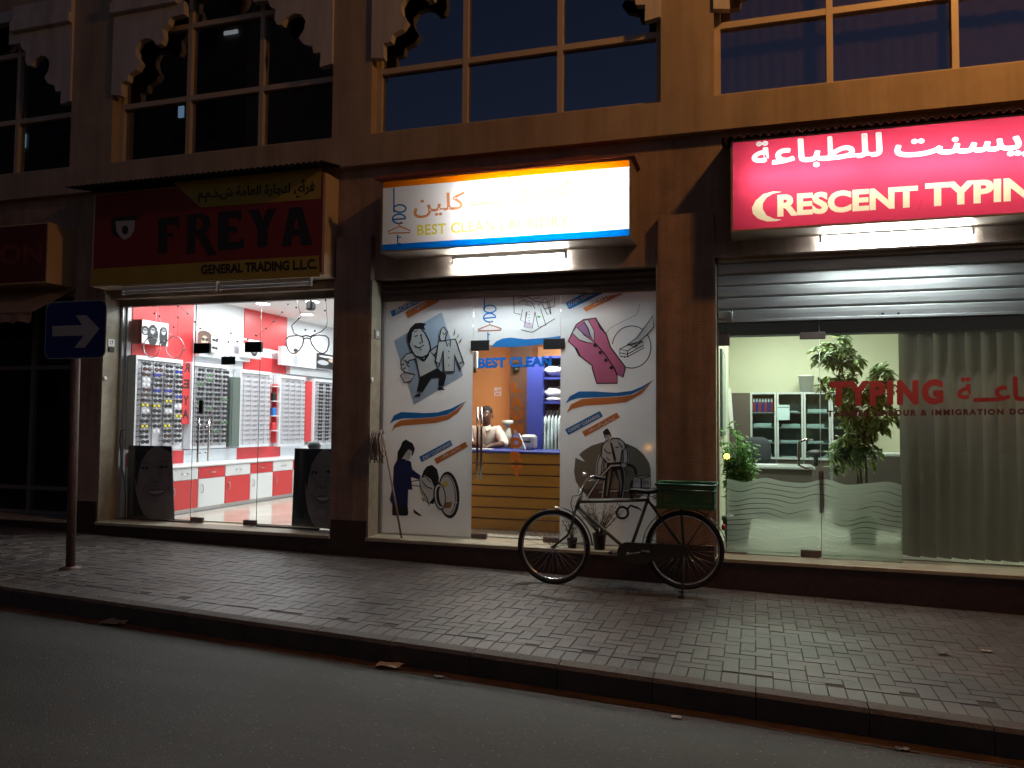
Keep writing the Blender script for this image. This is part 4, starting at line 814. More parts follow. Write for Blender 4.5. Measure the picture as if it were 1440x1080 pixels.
# wall pictures
HAIR = mat('print_hair', (.02, .018, .02), .5); FACEP = mat('print_skin', (.55, .38, .3), .5); FACEG = mat('print_grey', (.4, .4, .44), .5); PAPER = mat('print_white', (.74, .75, .77), .4)
def picture(name, label, quad, depth, mside, mface, deco, X=XL+.2):
    ps = [HX(C4[0]+a/4.5, C4[1]+b/4.5, X) for a, b in quad]; ya, yb = ps[0].y, ps[1].y; z1 = (ps[0].z+ps[1].z)/2; z0 = (ps[2].z+ps[3].z)/2
    T = thing(name, label, 'picture', (X-depth, (ya+yb)/2, z0)); mb = MB(); mb.box(X-depth, X-.002, ya, yb, z0, z1, mside); mb.build('box', T)
    mb = MB(); mb.box(X-.002, X, ya+.004, yb-.004, z0+.004, z1-.004, mface)
    for k_, (u, v, ru, rv, m_) in enumerate(deco): mb.poly([(X+.0008+.0004*k_, ya+(yb-ya)*(u+ru*math.cos(q*.393)), z0+(z1-z0)*(v+rv*math.sin(q*.393))) for q in range(16)], m_)
    mb.build('print', T)
def head(u, v, s): return [(u, v, s*.75, s, HAIR), (u, v-s*.15, s*.42, s*.62, FACEG), (u, v+.1*s, s*.36, s*.14, HAIR)]
picture('picture_box', 'red wall box with black and white print of women in sunglasses', [(180, 222), (348, 245), (348, 395), (180, 372)], .17, RED, PAPER, head(.12, .55, .2)+[(.4, .4, .2, .45, HAIR)]+head(.4, .6, .22)+[(.8, .4, .16, .42, HAIR)]+head(.8, .62, .2))
picture('picture_box', 'print of brown haired woman in dark sunglasses on white bulkhead', [(540, 292), (612, 302), (612, 402), (540, 396)], .08, WLAM, FACEP, [(.5, .75, .6, .3, mat('print_brown', (.12, .06, .04), .5)), (.1, .4, .2, .5, MATS['print_brown']), (.95, .4, .14, .5, MATS['print_brown']), (.5, .4, .3, .34, FACEP), (.36, .5, .15, .1, HAIR), (.68, .5, .15, .1, HAIR), (.52, .2, .1, .03, RED)])
picture('picture_box', 'white print of two pairs of sunglasses beside the brown haired woman', [(616, 312), (664, 318), (664, 435), (616, 428)], .08, WLAM, PAPER, [(.35, .68, .22, .08, HAIR), (.72, .66, .2, .08, HAIR), (.35, .26, .22, .08, HAIR), (.72, .24, .2, .08, HAIR)])
picture('picture_box', 'white print with small red label above the right door fitting', [(820, 342), (935, 358), (935, 472), (820, 462)], .08, WLAM, PAPER, [(.15, .82, .16, .1, RED), (.6, .5, .22, .4, HAIR), (.6, .5, .13, .22, FACEG), (.6, .58, .14, .06, HAIR)])
picture('picture_box', 'large white print of a person between spectacles at right', [(1066, 388), (1280, 425), (1280, 532), (1066, 510)], .08, WLAM, PAPER, [(.38, .78, .07, .16, FACEP), (.38, .88, .07, .1, HAIR), (.38, .35, .08, .3, FACEG), (.14, .5, .06, .12, FACEG), (.66, .55, .14, .02, FACEG)])
picture('picture_box', 'dark shop photograph at right end of the optician wall', [(1283, 432), (1420, 450), (1420, 545), (1283, 530)], .08, WLAM, HAIR, [(.3, .4, .25, .16, FACEG), (.75, .6, .2, .12, FACEP), (.5, .8, .4, .06, PAPER)])
mb = MB()
for ch, (a, b), mi in (('R', (263, 517), 1), ('E', (263, 540), 1), ('Y', (262, 563), 0), ('A', (261, 582), 0)):
    vs, fs = glyphs(ch, .03); w_ = .075; q = HX(a, b, XL+.11); mb.add([(XL+.1115, 1.34+((1-u if mi else u)-.5)*w_*1.5, q.z+(v-.5)*.13) for u, v in vs], fs, SK)
part(mb, 'wall_lettering')
# ceiling lights
LM = emit('downlight_lens', (1, .98, .95), 9)
for i, (x, y, lb) in enumerate(((-7.25, 1.1, 'ceiling downlight nearest the street on the left'), (-6.38, 1.1, 'ceiling downlight nearest the street on the right'), (-7.25, 2.35, 'ceiling downlight in the second row on the left'), (-6.38, 2.35, 'ceiling downlight in the second row on the right'), (-7.25, 3.6, 'ceiling downlight in the third row on the left'), (-6.38, 3.6, 'ceiling downlight in the third row on the right'), (-7.25, 4.9, 'ceiling downlight in the fourth row on the left'), (-6.38, 4.9, 'ceiling downlight in the fourth row on the right'), (-5.4, 1.6, 'ceiling downlight hidden on the right near the street'), (-5.4, 3.6, 'ceiling downlight hidden on the right deeper inside'), (-7.0, .62, 'ceiling downlight just behind the glass on the left'), (-5.7, .62, 'ceiling downlight just behind the glass on the right'))):  # last two unseen downlights are added to brighten faces turned to the street
    T = thing('ceiling_light', lb+' of the optician', 'light', (x, y, 3.49), 'optician downlights')
    mb = MB(); mb.lathe((x, y, 3.484), [(.13, 0), (.13, .015), (.1, .016)], WHITE, 20); mb.build('ring', T)
    mb = MB(); mb.lathe((x, y, 3.478), [(.105, .0), (.105, .005)], LM, 20); mb.build('lens', T)
    lamp('lamp_light', T, (x, y, 3.47), L_OPT, (.96, .98, 1), .2)
def hanger(name, label, lines, dots, y, m, c):
    mb = MB()
    for pl, r in lines: mb.tube([P(c[0]+a/c[2], c[1]+b/c[2], y) for a, b in pl], r, m, 5)
    for a, b in dots: mb.ell(P(c[0]+a/c[2], c[1]+b/c[2], y), (.014, .014, .014), BLACK, 8, 5)
    return tag(mb.build(name), label, 'ornament')
WIRE = mat('ornament_wire', (.08, .07, .08), .4, .5); WIREP = mat('ornament_clear', (.5, .5, .53), .2)
hanger('hanging_spectacles', 'giant clear spectacles outline hanging before the red wall', [(ellipse(240, 398, 52, 64, 24)+[(292, 398)], .007), (ellipse(385, 398, 58, 68, 24)+[(443, 398)], .007), ([(290, 372), (315, 355), (335, 372)], .007), ([(262, 130), (300, 240), (240, 335)], .0035), ([(280, 130), (262, 240), (380, 332)], .0035)], [(250, 137), (278, 130), (258, 184), (290, 200)], .4, WIREP, C4)
hanger('hanging_spectacles', 'giant dark spectacles outline hanging below the ceiling at right', [([(1090, 345), (1110, 328), (1160, 322), (1195, 328), (1202, 350), (1195, 385), (1175, 415), (1150, 434), (1128, 436), (1106, 418), (1092, 385), (1090, 345)], .009), ([(1242, 345), (1255, 328), (1300, 320), (1345, 326), (1360, 342), (1362, 380), (1350, 418), (1330, 436), (1308, 434), (1280, 415), (1255, 380), (1242, 345)], .009), ([(1185, 330), (1220, 322), (1250, 332)], .011), ([(1200, 345), (1220, 338), (1245, 345)], .009), ([(1185, 200), (1150, 235), (1125, 262), (1140, 310), (1185, 330)], .007), ([(1350, 240), (1345, 270), (1310, 300), (1250, 325)], .007), ([(1155, 90), (1185, 200)], .0035), ([(1340, 85), (1352, 245)], .0035)], [(1155, 145), (1170, 214), (1340, 100), (1336, 165), (1212, 287), (1272, 294)], .7, WIRE, C4)
for i, (pl, dots, lb) in enumerate((([(400, 128), (470, 185), (545, 278), (655, 345)], [(407, 137), (468, 184), (513, 236), (548, 278), (656, 347)], 'thin string of black beads sweeping down from the red panel'), ([(402, 128), (408, 210), (400, 330)], [(407, 208), (380, 270), (447, 412)], 'thin bead string hanging straight on the red panel'), ([(900, 330), (965, 278), (1012, 232), (1066, 175), (1100, 125)], [(900, 322), (965, 278), (1012, 233), (1067, 174), (1102, 124)], 'thin bead string rising across the right red panel'), ([(725, 364), (742, 308), (782, 362), (848, 348)], [(725, 364), (742, 308), (782, 362), (848, 348)], 'short bead string on the white wall above the door'))):
    hanger('bead_string', lb, [(pl, .0025)], dots, .75, WIRE, C4)
mb = MB(); q = P(437, 430, 1.0); mb.bbox(q.x-.05, q.x+.05, q.y-.06, q.y+.06, q.z-.06, q.z+.06, BLACK, .02); mb.tube([(q.x, q.y, q.z+.05), (q.x+.02, q.y, 3.5)], .012, BLACK); tag(mb.build('spotlight'), 'small black spotlight hanging from the optician ceiling', 'light')
q = P(322, 507, YG+.03); mb = MB(); mb.bbox(q.x-.105, q.x+.105, YG+.012, YG+.022, q.z-.052, q.z+.052, mat('dark_green_card', (.01, .035, .03), .4), .004); mb.tube([(q.x-.06, YG+.017, q.z+.05), (q.x-.01, YG+.014, q.z+.085), (q.x+.05, YG+.017, q.z+.05)], .003, BLACK); tag(mb.build('door_card'), 'dark green card hanging on the optician glass door', 'sign')
# posters with faces behind the glass
PBK = mat('poster_black', (.028, .032, .045), .35); PSK = mat('poster_face', (.44, .35, .36), .4, var=.25, scale=5); PSD = mat('poster_shade', (.27, .215, .24), .4); PHI = mat('poster_light', (.49, .395, .4), .4); PLP = mat('poster_lips', (.26, .16, .18), .4); PWH = mat('poster_teeth', (.7, .65, .65), .4)
def poster(label, quad, face):
    a, b, d, e = [P(C5[0]+p/4.5, C5[1]+r/4.5, YG+.04) for p, r in quad]; mb = MB(); mb.prism([a, b, d, e], (0, .012, 0), PBK); o = mb.build('face_poster'); tag(o, label, 'poster')
    mb = MB()
    for k_, (pl, m_) in enumerate(face): mb.poly([a*(1-u)*(1-v)+b*u*(1-v)+d*u*v+e*(1-u)*v+Vector((0, -.0008*(k_+1), 0)) for u, v in pl], m_)
    mb.build('print', o)
E_ = lambda cx, cy, rx, ry, n=18, rot=0: ellipse(cx, cy, rx, ry, n, rot=rot)
face1 = [([(.2, .12), (.35, .04), (.6, .0), (1, .0), (1, 1), (.5, 1), (.36, .93), (.25, .78), (.18, .6), (.16, .35)], PSK),
         ([(.2, .12), (.28, .06), (.4, .0), (.62, .0), (.44, .09), (.32, .2), (.25, .36), (.21, .55), (.16, .4)], PBK), ([(.7, .0), (1, .0), (1, .1), (.86, .05)], PBK),
         ([(.27, .25), (.36, .225), (.47, .235), (.52, .27), (.44, .245), (.35, .245)], PSD), ([(.66, .25), (.76, .21), (.9, .2), (.97, .225), (.88, .22), (.76, .232)], PSD),
         ([(.3, .3), (.37, .28), (.45, .285), (.5, .31), (.43, .32), (.35, .318)], PBK), ([(.69, .29), (.77, .267), (.86, .265), (.93, .285), (.85, .3), (.76, .303)], PBK), (E_(.4, .3, .022, .014, 10), PHI), (E_(.82, .283, .022, .014, 10), PHI),
         ([(.585, .3), (.62, .3), (.65, .44), (.645, .475), (.6, .47)], PHI), ([(.53, .48), (.58, .465), (.62, .49), (.67, .465), (.72, .475), (.68, .5), (.62, .508), (.56, .5)], PSD),
         ([(.42, .605), (.52, .6), (.6, .585), (.64, .592), (.69, .583), (.78, .592), (.88, .585), (.81, .645), (.7, .69), (.58, .69), (.48, .655)], PLP), ([(.46, .614), (.64, .61), (.84, .6), (.76, .638), (.64, .655), (.53, .645)], PWH),
         (E_(.63, .8, .12, .04), PHI), (E_(.87, .47, .08, .06), PHI), (E_(.35, .47, .08, .06), PHI), ([(.4, .56), (.38, .6), (.4, .65), (.36, .61)], PSD), ([(.92, .54), (.95, .58), (.93, .63), (.91, .58)], PSD)]
poster('black poster of smiling face leaning inside left of the optician door', [(92, 253), (365, 258), (382, 725), (82, 722)], face1)
poster('black poster of smiling face leaning inside right of the optician door', [(1145, 272), (1440, 277), (1440, 785), (1125, 765)], [([(min(1, u*.8+.12), v) for u, v in pl], m_) for pl, m_ in face1]+[([(.9, 0), (1, 0), (1, 1), (.95, 1), (.88, .4)], PBK)])
mb = MB(); q = P(442, 627, .5); mb.ell(q, (.09, .05, .06), mat('clear_plastic', (.3, .32, .34), .1), 14, 8); tag(mb.build('mirror_head'), 'rounded grey object on top edge of right poster', 'ornament')
mb = MB(); mb.tube([P(C5[0]+a/4.5, C5[1]+b/4.5, .27) for a, b in ((72, 155), (45, 160), (38, 220), (48, 350), (65, 480), (75, 600), (72, 705))], .006, BLACK, 6); tag(mb.build('cable'), 'thin black cable hanging along left frame of the optician', 'cable')
# mirror column, shelves and small goods between racks
mb = MB(); mb.box(XL+.014, XL+.2, 2.28, 2.46, 1.27, 2.35, mat('greenish_mirror', (.22, .27, .24), .1, .6)); tag(mb.build('wall_mirror'), 'narrow greenish mirror between second and third racks', 'mirror')
T = thing('wall_shelf', 'small white shelf unit between third and fourth racks', 'shelf', (XL, 3.5, 1.27)); mb = MB()
for z in (1.5, 1.75, 2.0, 2.25): mb.box(XL+.014, XL+.16, 3.42, 3.57, z, z+.015, WLAM)
mb.build('shelf_board', T)
for i, (z, m_, lb) in enumerate(((1.765, BLUE, 'blue box on the small white shelf'), (2.015, BLACK, 'black box on the small white shelf'), (1.515, RED, 'red box on the small white shelf'))): mb = MB(); mb.bbox(XL+.03, XL+.14, 3.44, 3.54, z, z+.13, m_); tag(mb.build('box'), lb, 'box')
# ================================================================== LAUNDRY INTERIOR
CTR = thing('counter', 'mustard slatted laundry counter with blue top behind glass door', 'counter', (-2.6, 1.3, FL))
MUS = mat('mustard_laminate', (.5, .24, .035), .45, var=.06, scale=3); PUR = mat('groove_purple', (.16, .05, .08), .5); NVB = mat('navy_laminate', (.03, .045, .26), .4)
mb = MB(); zt = 1.345; hh = (zt-FL)/7
mb.box(-3.6, -1.4, 1.02, 1.6, FL, zt-.03, PUR)
for i in range(7): mb.box(-3.6, -1.4, 1.0, 1.02, FL+.004+i*hh*.98, FL+i*hh*.98+hh*.98-.012, MUS)
mb.build('front_panel', CTR); mb = MB(); mb.bbox(-3.65, -1.35, .97, 1.75, zt-.03, zt, NVB, .006); mb.build('worktop', CTR)
mb = MB(); xa, xb = P(717, 560, 2.9).x, P(740, 560, 2.9).x; mb.box(xa, xb+.06, 2.9, 3.3, FL, 3.2, mat('brown_column', (.13, .06, .035), .5)); part(mb, 'column')
mb = MB(); mb.box(xa-.05, xa, 3.1, 3.3, FL, 3.2, OWALL); part(mb, 'wall_step')
SHF = thing('shelf_unit', 'tall navy blue shelf unit with laundry bags and shirts', 'shelf', (-1.5, 2.4, FL)); xa, xb = P(741, 560, 1.95).x, P(763, 560, 1.95).x
mb = MB(); mb.box(xa, xb, 1.95, 2.9, FL, 2.55, NVB); mb.build('side_panel', SHF)
zS = [P(775, y_, 2.0).z for y_ in (502, 532, 566)]
mb = MB()
for z in zS: mb.box(xb, -.98, 2.0, 2.7, z-.014, z+.014, NVB)
mb.box(xb, -.98, 2.7, 2.72, FL, 2.56, mat('navy_dark', (.02, .025, .1), .6)); mb.build('shelf_board', SHF)
mb = MB(); zr = P(775, 572, 2.15).z; mb.tube([(xb, 2.2, zr), (-.98, 2.2, zr)], .012, CHROME); mb.build('hanging_rail', SHF)
BAG = mat('plastic_wrapped_linen', (.72, .74, .74), .3, var=.06, scale=10, bump=.5, bscale=14)
def pillow(c, r, label, mark=None):
    rr = random.Random(label); mb = MB(); mb.ell(c, r, BAG, 20, 12, lambda d: Vector((math.copysign(abs(d.x)**.7, d.x), math.copysign(abs(d.y)**.7, d.y), math.copysign(abs(d.z)**1.2, d.z)*(1-.45*abs(d.x)**3)))*(1+.05*math.sin(9*d.x+5*d.z)+.04*math.sin(13*d.y+3*d.x)))
    tag(mb.build('laundry_bag'), label, 'laundry bag')
for (px_, py_), rx, rz, lb in (((783, 522), .17, .085, 'white bagged pillow on the top shelf of the blue unit'), ((783, 553), .16, .105, 'white bagged pillow on the middle shelf, upper of two'), ((784, 562), .15, .045, 'flat white bagged linen on the middle shelf, lower of two')):
    q = P(px_, py_, 2.25); pillow((q.x, 2.25, q.z), (rx, .22, rz), lb)
SHT = mat('wrapped_shirt', (.62, .72, .74), .25, var=.1, scale=12, bump=.3, bscale=20)
for i, px_ in enumerate((766, 771, 776, 781, 786, 791)):
    q = P(px_, 574, 2.2); mb = MB(); x = q.x; vs = []; n = 10
    for k_ in range(n+1):
        t = k_/n; z = zr-.05-t*.62; wd = .06+.16*min(1, t*5); th = .022+.008*math.sin(t*9+i)
        for j in range(12): a_ = 2*math.pi*j/12; vs.append((x+th*math.cos(a_)*(1+.2*math.sin(t*14+j+i)), 2.2+wd*math.sin(a_), z))
    mb.add(vs, [(k_*12+j, k_*12+(j+1) % 12, (k_+1)*12+(j+1) % 12, (k_+1)*12+j) for k_ in range(n) for j in range(12)], SHT, True)
    o = mb.build('hanging_shirt'); tag(o, ['first', 'second', 'third', 'fourth', 'fifth', 'sixth'][i]+' plastic wrapped shirt from the left on the rail', 'shirt', 'wrapped shirts on the rail')
    mb = MB(); mb.tube([(x, 2.2, zr-.06), (x, 2.2, zr), (x, 2.215, zr+.015), (x, 2.225, zr)], .003, CHROME, 5); mb.build('hanger', o)
q0 = P(C6[0]+970/5.4, C6[1]+815/5.4, 3.28); mb = MB(); mb.box(q0.x-.055, q0.x+.055, 3.285, 3.298, q0.z-.065, q0.z+.065, PAPER); put(mb, '\uFEF4\uFEE0\uFEDF', [(945, 820), (992, 820), (992, 795), (945, 795)], 3.284, RED, .03, C6); mb.box(q0.x-.04, q0.x+.04, 3.2835, 3.284, q0.z-.045, q0.z-.035, RED); mb.box(q0.x-.04, q0.x+.04, 3.2835, 3.284, q0.z-.025, q0.z-.017, RED); tag(mb.build('notice'), 'small white paper notice on the orange wall', 'notice')
q = P(663, 555, .9); mb = MB(); q = P(668, 505, 1.2); mb.bbox(q.x-.05, q.x+.03, 1.18, 1.24, q.z-.12, q.z+.1, mat('grey_unit', (.5, .52, .5), .4), .01); mb.tube([(q.x, 1.2, q.z-.12), (q.x+.0, 1.2, q.z-.17)], .02, BLACK); tag(mb.build('wall_phone'), 'grey wall unit just inside the top left of laundry door', 'device')
q = P(C6[0]+1110/5.4, C6[1]+648/5.4, 2.85); mb = MB(); mb.ell(q, (.05, .05, .045), BLACK, 14, 8); mb.lathe((q.x, q.y, q.z+.04), [(.05, 0), (.05, .04), (.02, .06)], BLACK); tag(mb.build('dome_camera'), 'black dome camera on the brown column in laundry', 'camera')
# chair, printer and small things on the counter
q = P(722, 622, 2.3); T = thing('office_chair', 'blue chair behind the laundry counter beside the man', 'chair', (q.x, 2.3, FL)); mb = MB(); mb.bbox(q.x-.28, q.x+.12, 2.26, 2.34, 1.0, q.z+.1, NVB, .03); mb.build('backrest', T); mb = MB(); mb.bbox(q.x-.26, q.x+.1, 1.85, 2.28, .9, .98, NVB, .03); mb.build('seat', T); mb = MB(); mb.tube([(q.x-.08, 2.1, FL+.02), (q.x-.08, 2.1, .9)], .03, BLACK); mb.build('stem', T)
q = P(743, 622, 1.55); T = thing('printer', 'grey printer on the laundry counter below the blue panel', 'printer', (q.x, 1.55, zt)); mb = MB(); mb.bbox(q.x-.085, q.x+.09, 1.45, 1.68, zt, zt+.19, mat('beige_plastic', (.4, .42, .4), .4), .03); mb.build('body', T); mb = MB(); mb.box(q.x-.05, q.x+.06, 1.447, 1.45, zt+.09, zt+.11, BLACK); mb.build('paper_slot', T); mb = MB(); mb.tube([(q.x-.07, 1.44, zt+.16), (q.x-.06, 1.43, zt+.05), (q.x-.09, 1.43, zt+.01)], .008, BLACK); mb.build('cord', T)
q = P(714, 592, 2.0); mb = MB(); mb.lathe((q.x, 2.0, zt), [(.055, 0), (.055, .26), (.02, .28), (.02, .29), (.075, .3), (.075, .37)], mat('fan_grey', (.4, .42, .38), .4), 16); tag(mb.build('table_fan'), 'small grey round fan behind orange letters on the counter', 'fan')
q = P(725, 618, 1.4); mb = MB(); mb.prism([(q.x-.03, 1.4, zt+.001), (q.x+.13, 1.4, zt+.001), (q.x+.02, 1.4, zt+.26), (q.x-.02, 1.4, zt+.25)], (0, .05, 0), mat('white_cloth', (.62, .64, .66), .8)); tag(mb.build('folded_cloth'), 'white folded cloth standing on the laundry counter', 'cloth')
q = P(676, 631, 1.25); mb = MB(); mb.bbox(q.x-.1, q.x+.16, 1.1, 1.3, zt+.001, zt+.014, PAPER, .002); tag(mb.build('receipt_book'), 'white receipt book open before the seated man', 'book')
def person():
    Y0 = 1.95
    def q(px, py, dy=0): return P(px, py, Y0+dy)
    V = []; Ed = []; Rr = []
    def v(p, r, par=None):
        V.append(tuple(p)); Rr.append(r)
        if par is not None: Ed.append((par, len(V)-1))
        return len(V)-1
    def mesh(name, mt, parent, sub=2):
        me = bpy.data.meshes.new(name); me.from_pydata(V, Ed, []); me.update(); o = bpy.data.objects.new('tmp', me); COL.objects.link(o)
        o.modifiers.new('s', 'SKIN'); sl = me.skin_vertices[0] if me.skin_vertices else None
        for i, r in enumerate(Rr): sl.data[i].radius = (r, r) if not isinstance(r, tuple) else r
        sl.data[0].use_root = True
        sb = o.modifiers.new('b', 'SUBSURF'); sb.levels = sub; sb.render_levels = sub
        ev = o.evaluated_get(bpy.context.evaluated_depsgraph_get()); m2 = bpy.data.meshes.new_from_object(ev); bpy.data.objects.remove(o)
        m2.materials.clear(); m2.materials.append(mt)
        for p in m2.polygons: p.use_smooth = True
        return link(name, m2, parent)
    T = thing('person', 'seated man in pale shirt leaning on the laundry counter', 'person', (q(683, 640).x, Y0, FL))
    hx = q(684, 585); SKINM = mat('dark_skin', (.09, .042, .026), .5)
    def torso(sk):
        pe = v(q(681, 672, .22), .15*sk); ab = v(q(681, 650, .17), .15*sk, pe); ch = v(q(682, 622, .06), .155*sk, ab); up = v(q(683, 608, .03), .13*sk, ch); return pe, up
    def arm(up, sx, sk, full):
        s = v(q(683+sx*17, 606, .03), .072*sk, up); e = v(q(683+sx*25+2, 624, -.1), .052*sk, s)
        if not full: v(q(683+sx*22+2, 626, -.18), .056*sk, e); return
        wv = v(q(683+sx*8+1, 627, -.36), .034, e); h = v(q(683+sx*3, 628.5, -.42), .036, wv)
        for k_, (dx, dy) in enumerate(((-.045, -.02), (-.02, -.05), (.0, -.06), (.022, -.05), (.04, -.03))):
            b = Vector(V[h]); f1 = v(b+Vector((dx*.7*sx*-1, dy*.8, .0)), .011, h); v(b+Vector((dx*sx*-1, dy*1.5, -.012)), .009, f1)
    pe, up = torso(1)
    nk = v(q(684, 599, -.0), .058, up); jw = v(hx+Vector((.012, -.035, -.055)), (.06, .062), nk); md = v(hx+Vector((.0, -.01, .02)), (.078, .09), jw); v(hx+Vector((-.005, .005, .085)), (.066, .075), md)
    for sx in (-1, 1): arm(up, sx, 1, True)
    for sx in (-1, 1):
        th = v(q(681+sx*10, 676, 0), .085, pe); kn = v((q(681+sx*12, 676).x, Y0-.2, .95), .06, th); v((q(681+sx*12, 676).x, Y0-.22, FL+.06), .045, kn)
    mesh('body', SKINM, T)
    V.clear(); Ed.clear(); Rr.clear(); pe, up = torso(1.12); v(q(684, 601.5), .07, up)
    for sx in (-1, 1): arm(up, sx, 1.22, False)
    mesh('shirt', mat('cream_shirt', (.6, .52, .46), .8, var=.06, scale=20, bump=.4, bscale=10), T)
    nb = q(684, 600, -.03)
    for s in (-1, 1): mb = MB(); mb.prism([nb+Vector((s*.012, -.075, -.01)), nb+Vector((s*.07, -.03, .03)), nb+Vector((s*.085, -.045, -.01)), nb+Vector((s*.045, -.1, -.06))], (0, -.006, 0), MATS['cream_shirt']); mb.build('collar', T)
    mb = MB(); mb.tube([nb+Vector((0, -.085, -.03)), q(682.5, 612, -.13), q(682, 624, -.13)], .007, mat('shirt_placket', (.5, .43, .38), .8), 6); mb.build('placket', T)
    mb = MB(); mb.ell(hx+Vector((-.006, .012, .055)), (.088, .1, .085), mat('short_black_hair', (.008, .007, .007), .8), 18, 10, lambda d: d if d.z > -.1 and not (d.y < -.55 and d.z < .45) else d*.85); mb.build('hair', T)
    mb = MB(); mb.ell(hx+Vector((.012, -.1, -.012)), (.016, .022, .024), SKINM, 10, 6); mb.build('nose', T)
    for s in (-1, 1):
        mb = MB(); mb.ell(hx+Vector((.008+s*.032, -.088, .014)), (.013, .008, .008), mat('eye_white', (.5, .48, .45), .3), 8, 5); mb.build('eye', T)
        mb = MB(); mb.ell(hx+Vector((s*.088, .0, -.0)), (.012, .025, .034), SKINM, 8, 5); mb.build('ear', T)
    mb = MB(); mb.ell(hx+Vector((.012, -.094, -.055)), (.028, .008, .008), mat('lips', (.1, .035, .03), .5), 8, 5); mb.build('mouth', T)
    mb = MB(); mb.bbox(hx.x-.2, hx.x+.2, Y0+.05, Y0+.4, .86, .93, BLACK, .02); mb.tube([(hx.x, Y0+.2, FL+.02), (hx.x, Y0+.2, .86)], .03, CHROME); tag(mb.build('stool'), 'black stool under the seated man', 'stool')
person()
T = thing('ceiling_light', 'fluorescent ceiling fitting of the laundry', 'light', (-2.6, 1.6, 3.19)); mb = MB(); mb.bbox(-3.25, -1.95, 1.55, 1.65, 3.13, 3.2, WHITE); mb.build('housing', T); mb = MB(); mb.tube([(-3.2, 1.6, 3.11), (-2.0, 1.6, 3.11)], .015, emit('laundry_tube', (1, .97, .88), 8)); mb.build('tube', T)
lamp('lamp_light', T, (-2.6, 1.6, 3.08), L_LAUN*2.2, (1, .95, .85), 1.2, sizey=.1)
lamp('lamp_light', T, (-2.0, 2.6, 3.08), L_LAUN, (1, .95, .85), .8, sizey=.2)
# ================================================================== TYPING OFFICE INTERIOR
yb5 = 4.98
BRW = mat('brown_board', (.1, .078, .07), .5)
mb = MB(); mb.box(-.37, -.06, 4.6, 4.7, FL, 2.17, BRW); tag(mb.build('partition'), 'dark brown partition left of the glass bookcases', 'partition')
CBM = mat('cabinet_inside', (.2, .24, .25), .5); CG = glass('cabinet_glass', (.86, .93, .93), .05)
CBL = ['glass bookcase with red and blue binders beside the partition', 'glass bookcase with white sheet taped on its door', 'glass bookcase with stacked papers under the white bin', 'glass bookcase half hidden behind the tall plant']
cw = .385
for i in range(4):
    xa = -.055+i*cw; xb = xa+cw-.006; T = thing('bookcase', CBL[i], 'bookcase', ((xa+xb)/2, 4.8, FL))
    mb = MB(); mb.box(xa, xb, 4.95, 4.97, FL, 2.18, CBM); mb.box(xa, xa+.015, 4.62, 4.95, FL, 2.18, CBM); mb.box(xb-.015, xb, 4.62, 4.95, FL, 2.18, CBM); mb.box(xa+.015, xb-.015, 4.62, 4.95, 2.16, 2.18, CBM); mb.box(xa+.015, xb-.015, 4.62, 4.95, FL, 1.16, BRW)
    mb.build('carcass', T); mb = MB()
    for z in (1.16, 1.4, 1.63, 1.86): mb.box(xa+.015, xb-.015, 4.64, 4.95, z, z+.015, mat('grey_shelf', (.3, .33, .33), .5))
    mb.build('shelf_board', T)
    mb = MB()
    for a, b, c, d in ((xa, xa+.028, 1.16, 2.18), (xb-.028, xb, 1.16, 2.18), (xa+.028, xb-.028, 1.16, 1.19), (xa+.028, xb-.028, 2.15, 2.18)): mb.box(a, b, 4.59, 4.615, c, d, mat('door_frame_silver', (.62, .66, .68), .4, .3))
    D_ = mb.build('door', T); mb = MB(); mb.box(xa+.028, xb-.028, 4.6, 4.604, 1.19, 2.15, CG); mb.build('door_glass', D_)
    rr = random.Random(i)
    for j, z in enumerate((1.175, 1.415, 1.645, 1.875)):
        if i == 0 and j == 3: continue
        hgt = rr.uniform(.02, .07); o_ = rr.uniform(.03, .08); mb = MB(); mb.bbox(xa+o_, xb-rr.uniform(.03, .12), 4.66, 4.88, z+.001, z+hgt, mat('paper_stack', (.55, .62, .64), .7, var=.15, scale=40, stretch=(1, 1, 12)), .003)
        tag(mb.build('paper_stack'), 'stack of papers on '+['bottom', 'second', 'third', 'top'][j]+' shelf of the '+['first', 'second', 'third', 'fourth'][i]+' bookcase', 'papers', 'paper stacks in the bookcases')
for k_ in range(7):
    x = -.02+k_*.043; red = k_ % 2 == 0; mb = MB(); mb.bbox(x, x+.037, 4.66, 4.9, 1.876, 2.09, mat('binder_red', (.45, .04, .06), .5) if red else mat('binder_blue', (.03, .04, .3), .5), .004); o = mb.build('binder'); tag(o, ('red' if red else 'blue')+' binder on the top bookcase shelf, '+['first', 'second', 'third', 'fourth', 'fifth', 'sixth', 'seventh'][k_]+' from left', 'binder', 'binders in the bookcase')
    mb = MB(); mb.box(x+.006, x+.031, 4.657, 4.66, 2.03, 2.085, PAPER); mb.build('label', o)
q = P(1101.5, 580, 4.585); mb = MB(); mb.box(q.x-.09, q.x+.09, 4.583, 4.588, q.z-.115, q.z+.115, mat('pale_blue_paper', (.5, .66, .7), .7)); mb.box(q.x-.08, q.x+.08, 4.581, 4.583, q.z+.07, q.z+.085, CBM); tag(mb.build('notice'), 'pale blue sheet taped on the second bookcase door', 'notice')
q = P(1134, 551, 4.75); T = thing('waste_bin', 'white plastic bin on top of the bookcases', 'bin', (q.x, 4.75, 2.181)); mb = MB(); mb.lathe((q.x, 4.75, 2.181), [(.085, 0), (.115, .24), (.122, .24), (.122, .26), (.108, .26), (.08, .01)], WHITE, 20); mb.build('body', T)
